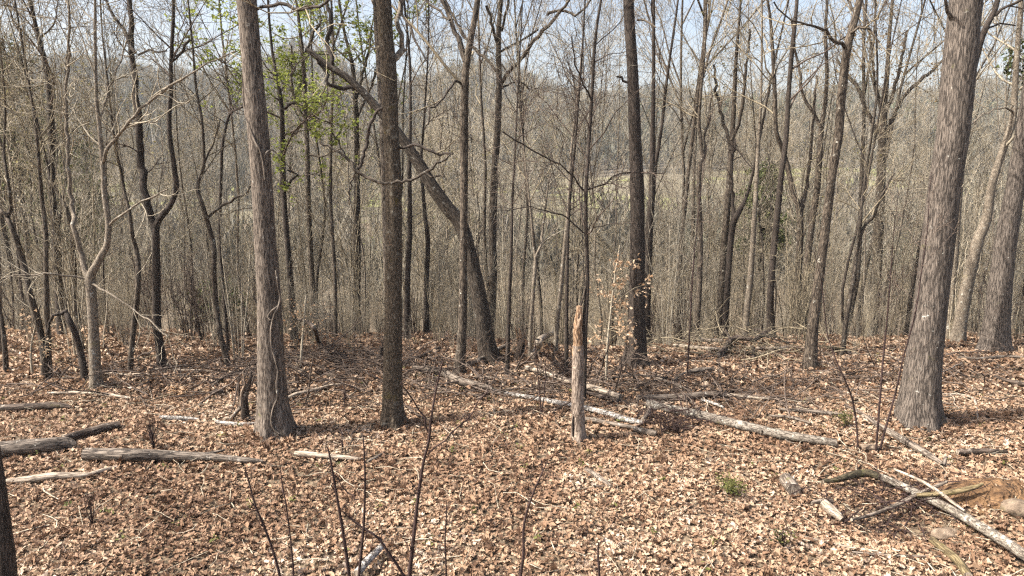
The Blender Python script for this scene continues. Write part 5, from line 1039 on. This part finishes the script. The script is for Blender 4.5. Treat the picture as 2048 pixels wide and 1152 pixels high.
# ------------------------------------------------------------------ far hillside: a mass of bare crowns with pines among them
def slivers(mb, base, H, W, per, spread, width):
    N = len(base); k = np.repeat(np.arange(N), per); m = len(k)
    a = rng.uniform(0, 2 * PI, m); t0 = rng.uniform(.12, .55, m); el = rng.uniform(.5, 1.35, m); L = H[k] * rng.uniform(.22, .5, m)
    p0 = base[k] + np.stack([rng.normal(0, .06, m) * W[k], rng.normal(0, .06, m) * W[k], t0 * H[k]], -1)
    d = np.stack([np.cos(a) * np.cos(el) * spread, np.sin(a) * np.cos(el) * spread, np.sin(el)], -1); p1 = p0 + d * L[:, None] * 1.2
    s = rng.normal(size=(m, 3)); s -= (s * d).sum(1, keepdims=True) * d; s /= np.linalg.norm(s, axis=1, keepdims=True); w = (width * rng.uniform(.5, 1.5, m) * H[k] / 14)[:, None]
    V = np.stack([p0 - s * w, p0 + s * w, p1], 1).reshape(-1, 3); rn = np.clip(rng.random(N)[k] * .7 + rng.random(m) * .3, 0, 1)
    mb.add(V, np.arange(m * 3).reshape(-1, 3), rnd=np.repeat(rn, 3))
n = 7800; y = 62 + 490 * rng.random(n) ** .92; x = rng.uniform(-1, 1, n) * (.86 * y + 10)
k = (y > 186) | (y < 90) | (vnoise(np.stack([x * .03, y * .03, 0 * x], -1), 91) > .22); x, y = x[k], y[k]; n = len(x); b = np.stack([x, y, gz(x, y)], -1); H = rng.uniform(11, 19, n); H = np.where(y < 186, H * .6, H)
mb = MB(); slivers(mb, b, H, H * .5, 46, .9, .30); tag(mb.build('hillside_wood', M['farwood'], smooth=False), 'grey-brown bare woods covering the far hillside', 'woods', kind='stuff')
n = 1600; y = 200 + 350 * rng.random(n); x = rng.uniform(-1, 1, n) * (.86 * y + 10); c = vnoise(np.stack([x * .012, y * .012, 0 * x], -1), 77); k = c + .35 * np.exp(-((x / y + .08) / .09) ** 2) > .12; x, y = x[k], y[k]; n = len(x)
b = np.stack([x, y, gz(x, y)], -1); H = rng.uniform(9, 17, n); m = 70; kk = np.repeat(np.arange(n), m); t = rng.random(n * m) ** .8; a = rng.uniform(0, 2 * PI, n * m); rr = (1 - t) * H[kk] * .2 + .3
p = b[kk] + np.stack([np.cos(a) * rr, np.sin(a) * rr, H[kk] * (.15 + .85 * t)], -1); mb = MB(); leaves(mb, p, rng.uniform(1.2, 2.6, n * m), np.abs(rng.normal(.9, .4, n * m)), TINY, .3)
tag(mb.build('hillside_pines', M['farpine'], smooth=False), 'dark green pines among the bare woods on the far hillside', 'woods', kind='stuff')
print('TRIS', sum(len(m.polygons) * 2 for m in bpy.data.meshes))
# ------------------------------------------------------------------ thin haze over the valley
hm = bpy.data.materials.new('haze_air'); hm.use_nodes = True; hn = hm.node_tree; hn.nodes.clear()
ho = hn.nodes.new('ShaderNodeOutputMaterial'); hv = hn.nodes.new('ShaderNodeVolumePrincipled'); hn.links.new(hv.outputs[0], ho.inputs['Volume'])
hv.inputs['Color'].default_value = (.88, .95, 1.0, 1); hv.inputs['Density'].default_value = .00035; hv.inputs['Anisotropy'].default_value = 0.0
x0, x1, y0, y1, z0, z1 = -1000., 1000., -120., 1300., -20., 125.
V = np.array([(x, y, z) for z in (z0, z1) for y in (y0, y1) for x in (x0, x1)])
mb = MB(); mb.add(V, np.array([(0, 2, 3, 1), (4, 5, 7, 6), (0, 1, 5, 4), (2, 6, 7, 3), (0, 4, 6, 2), (1, 3, 7, 5)]))
tag(mb.build('haze', hm, smooth=False), 'thin pale haze in the air over the valley', 'haze', kind='stuff')
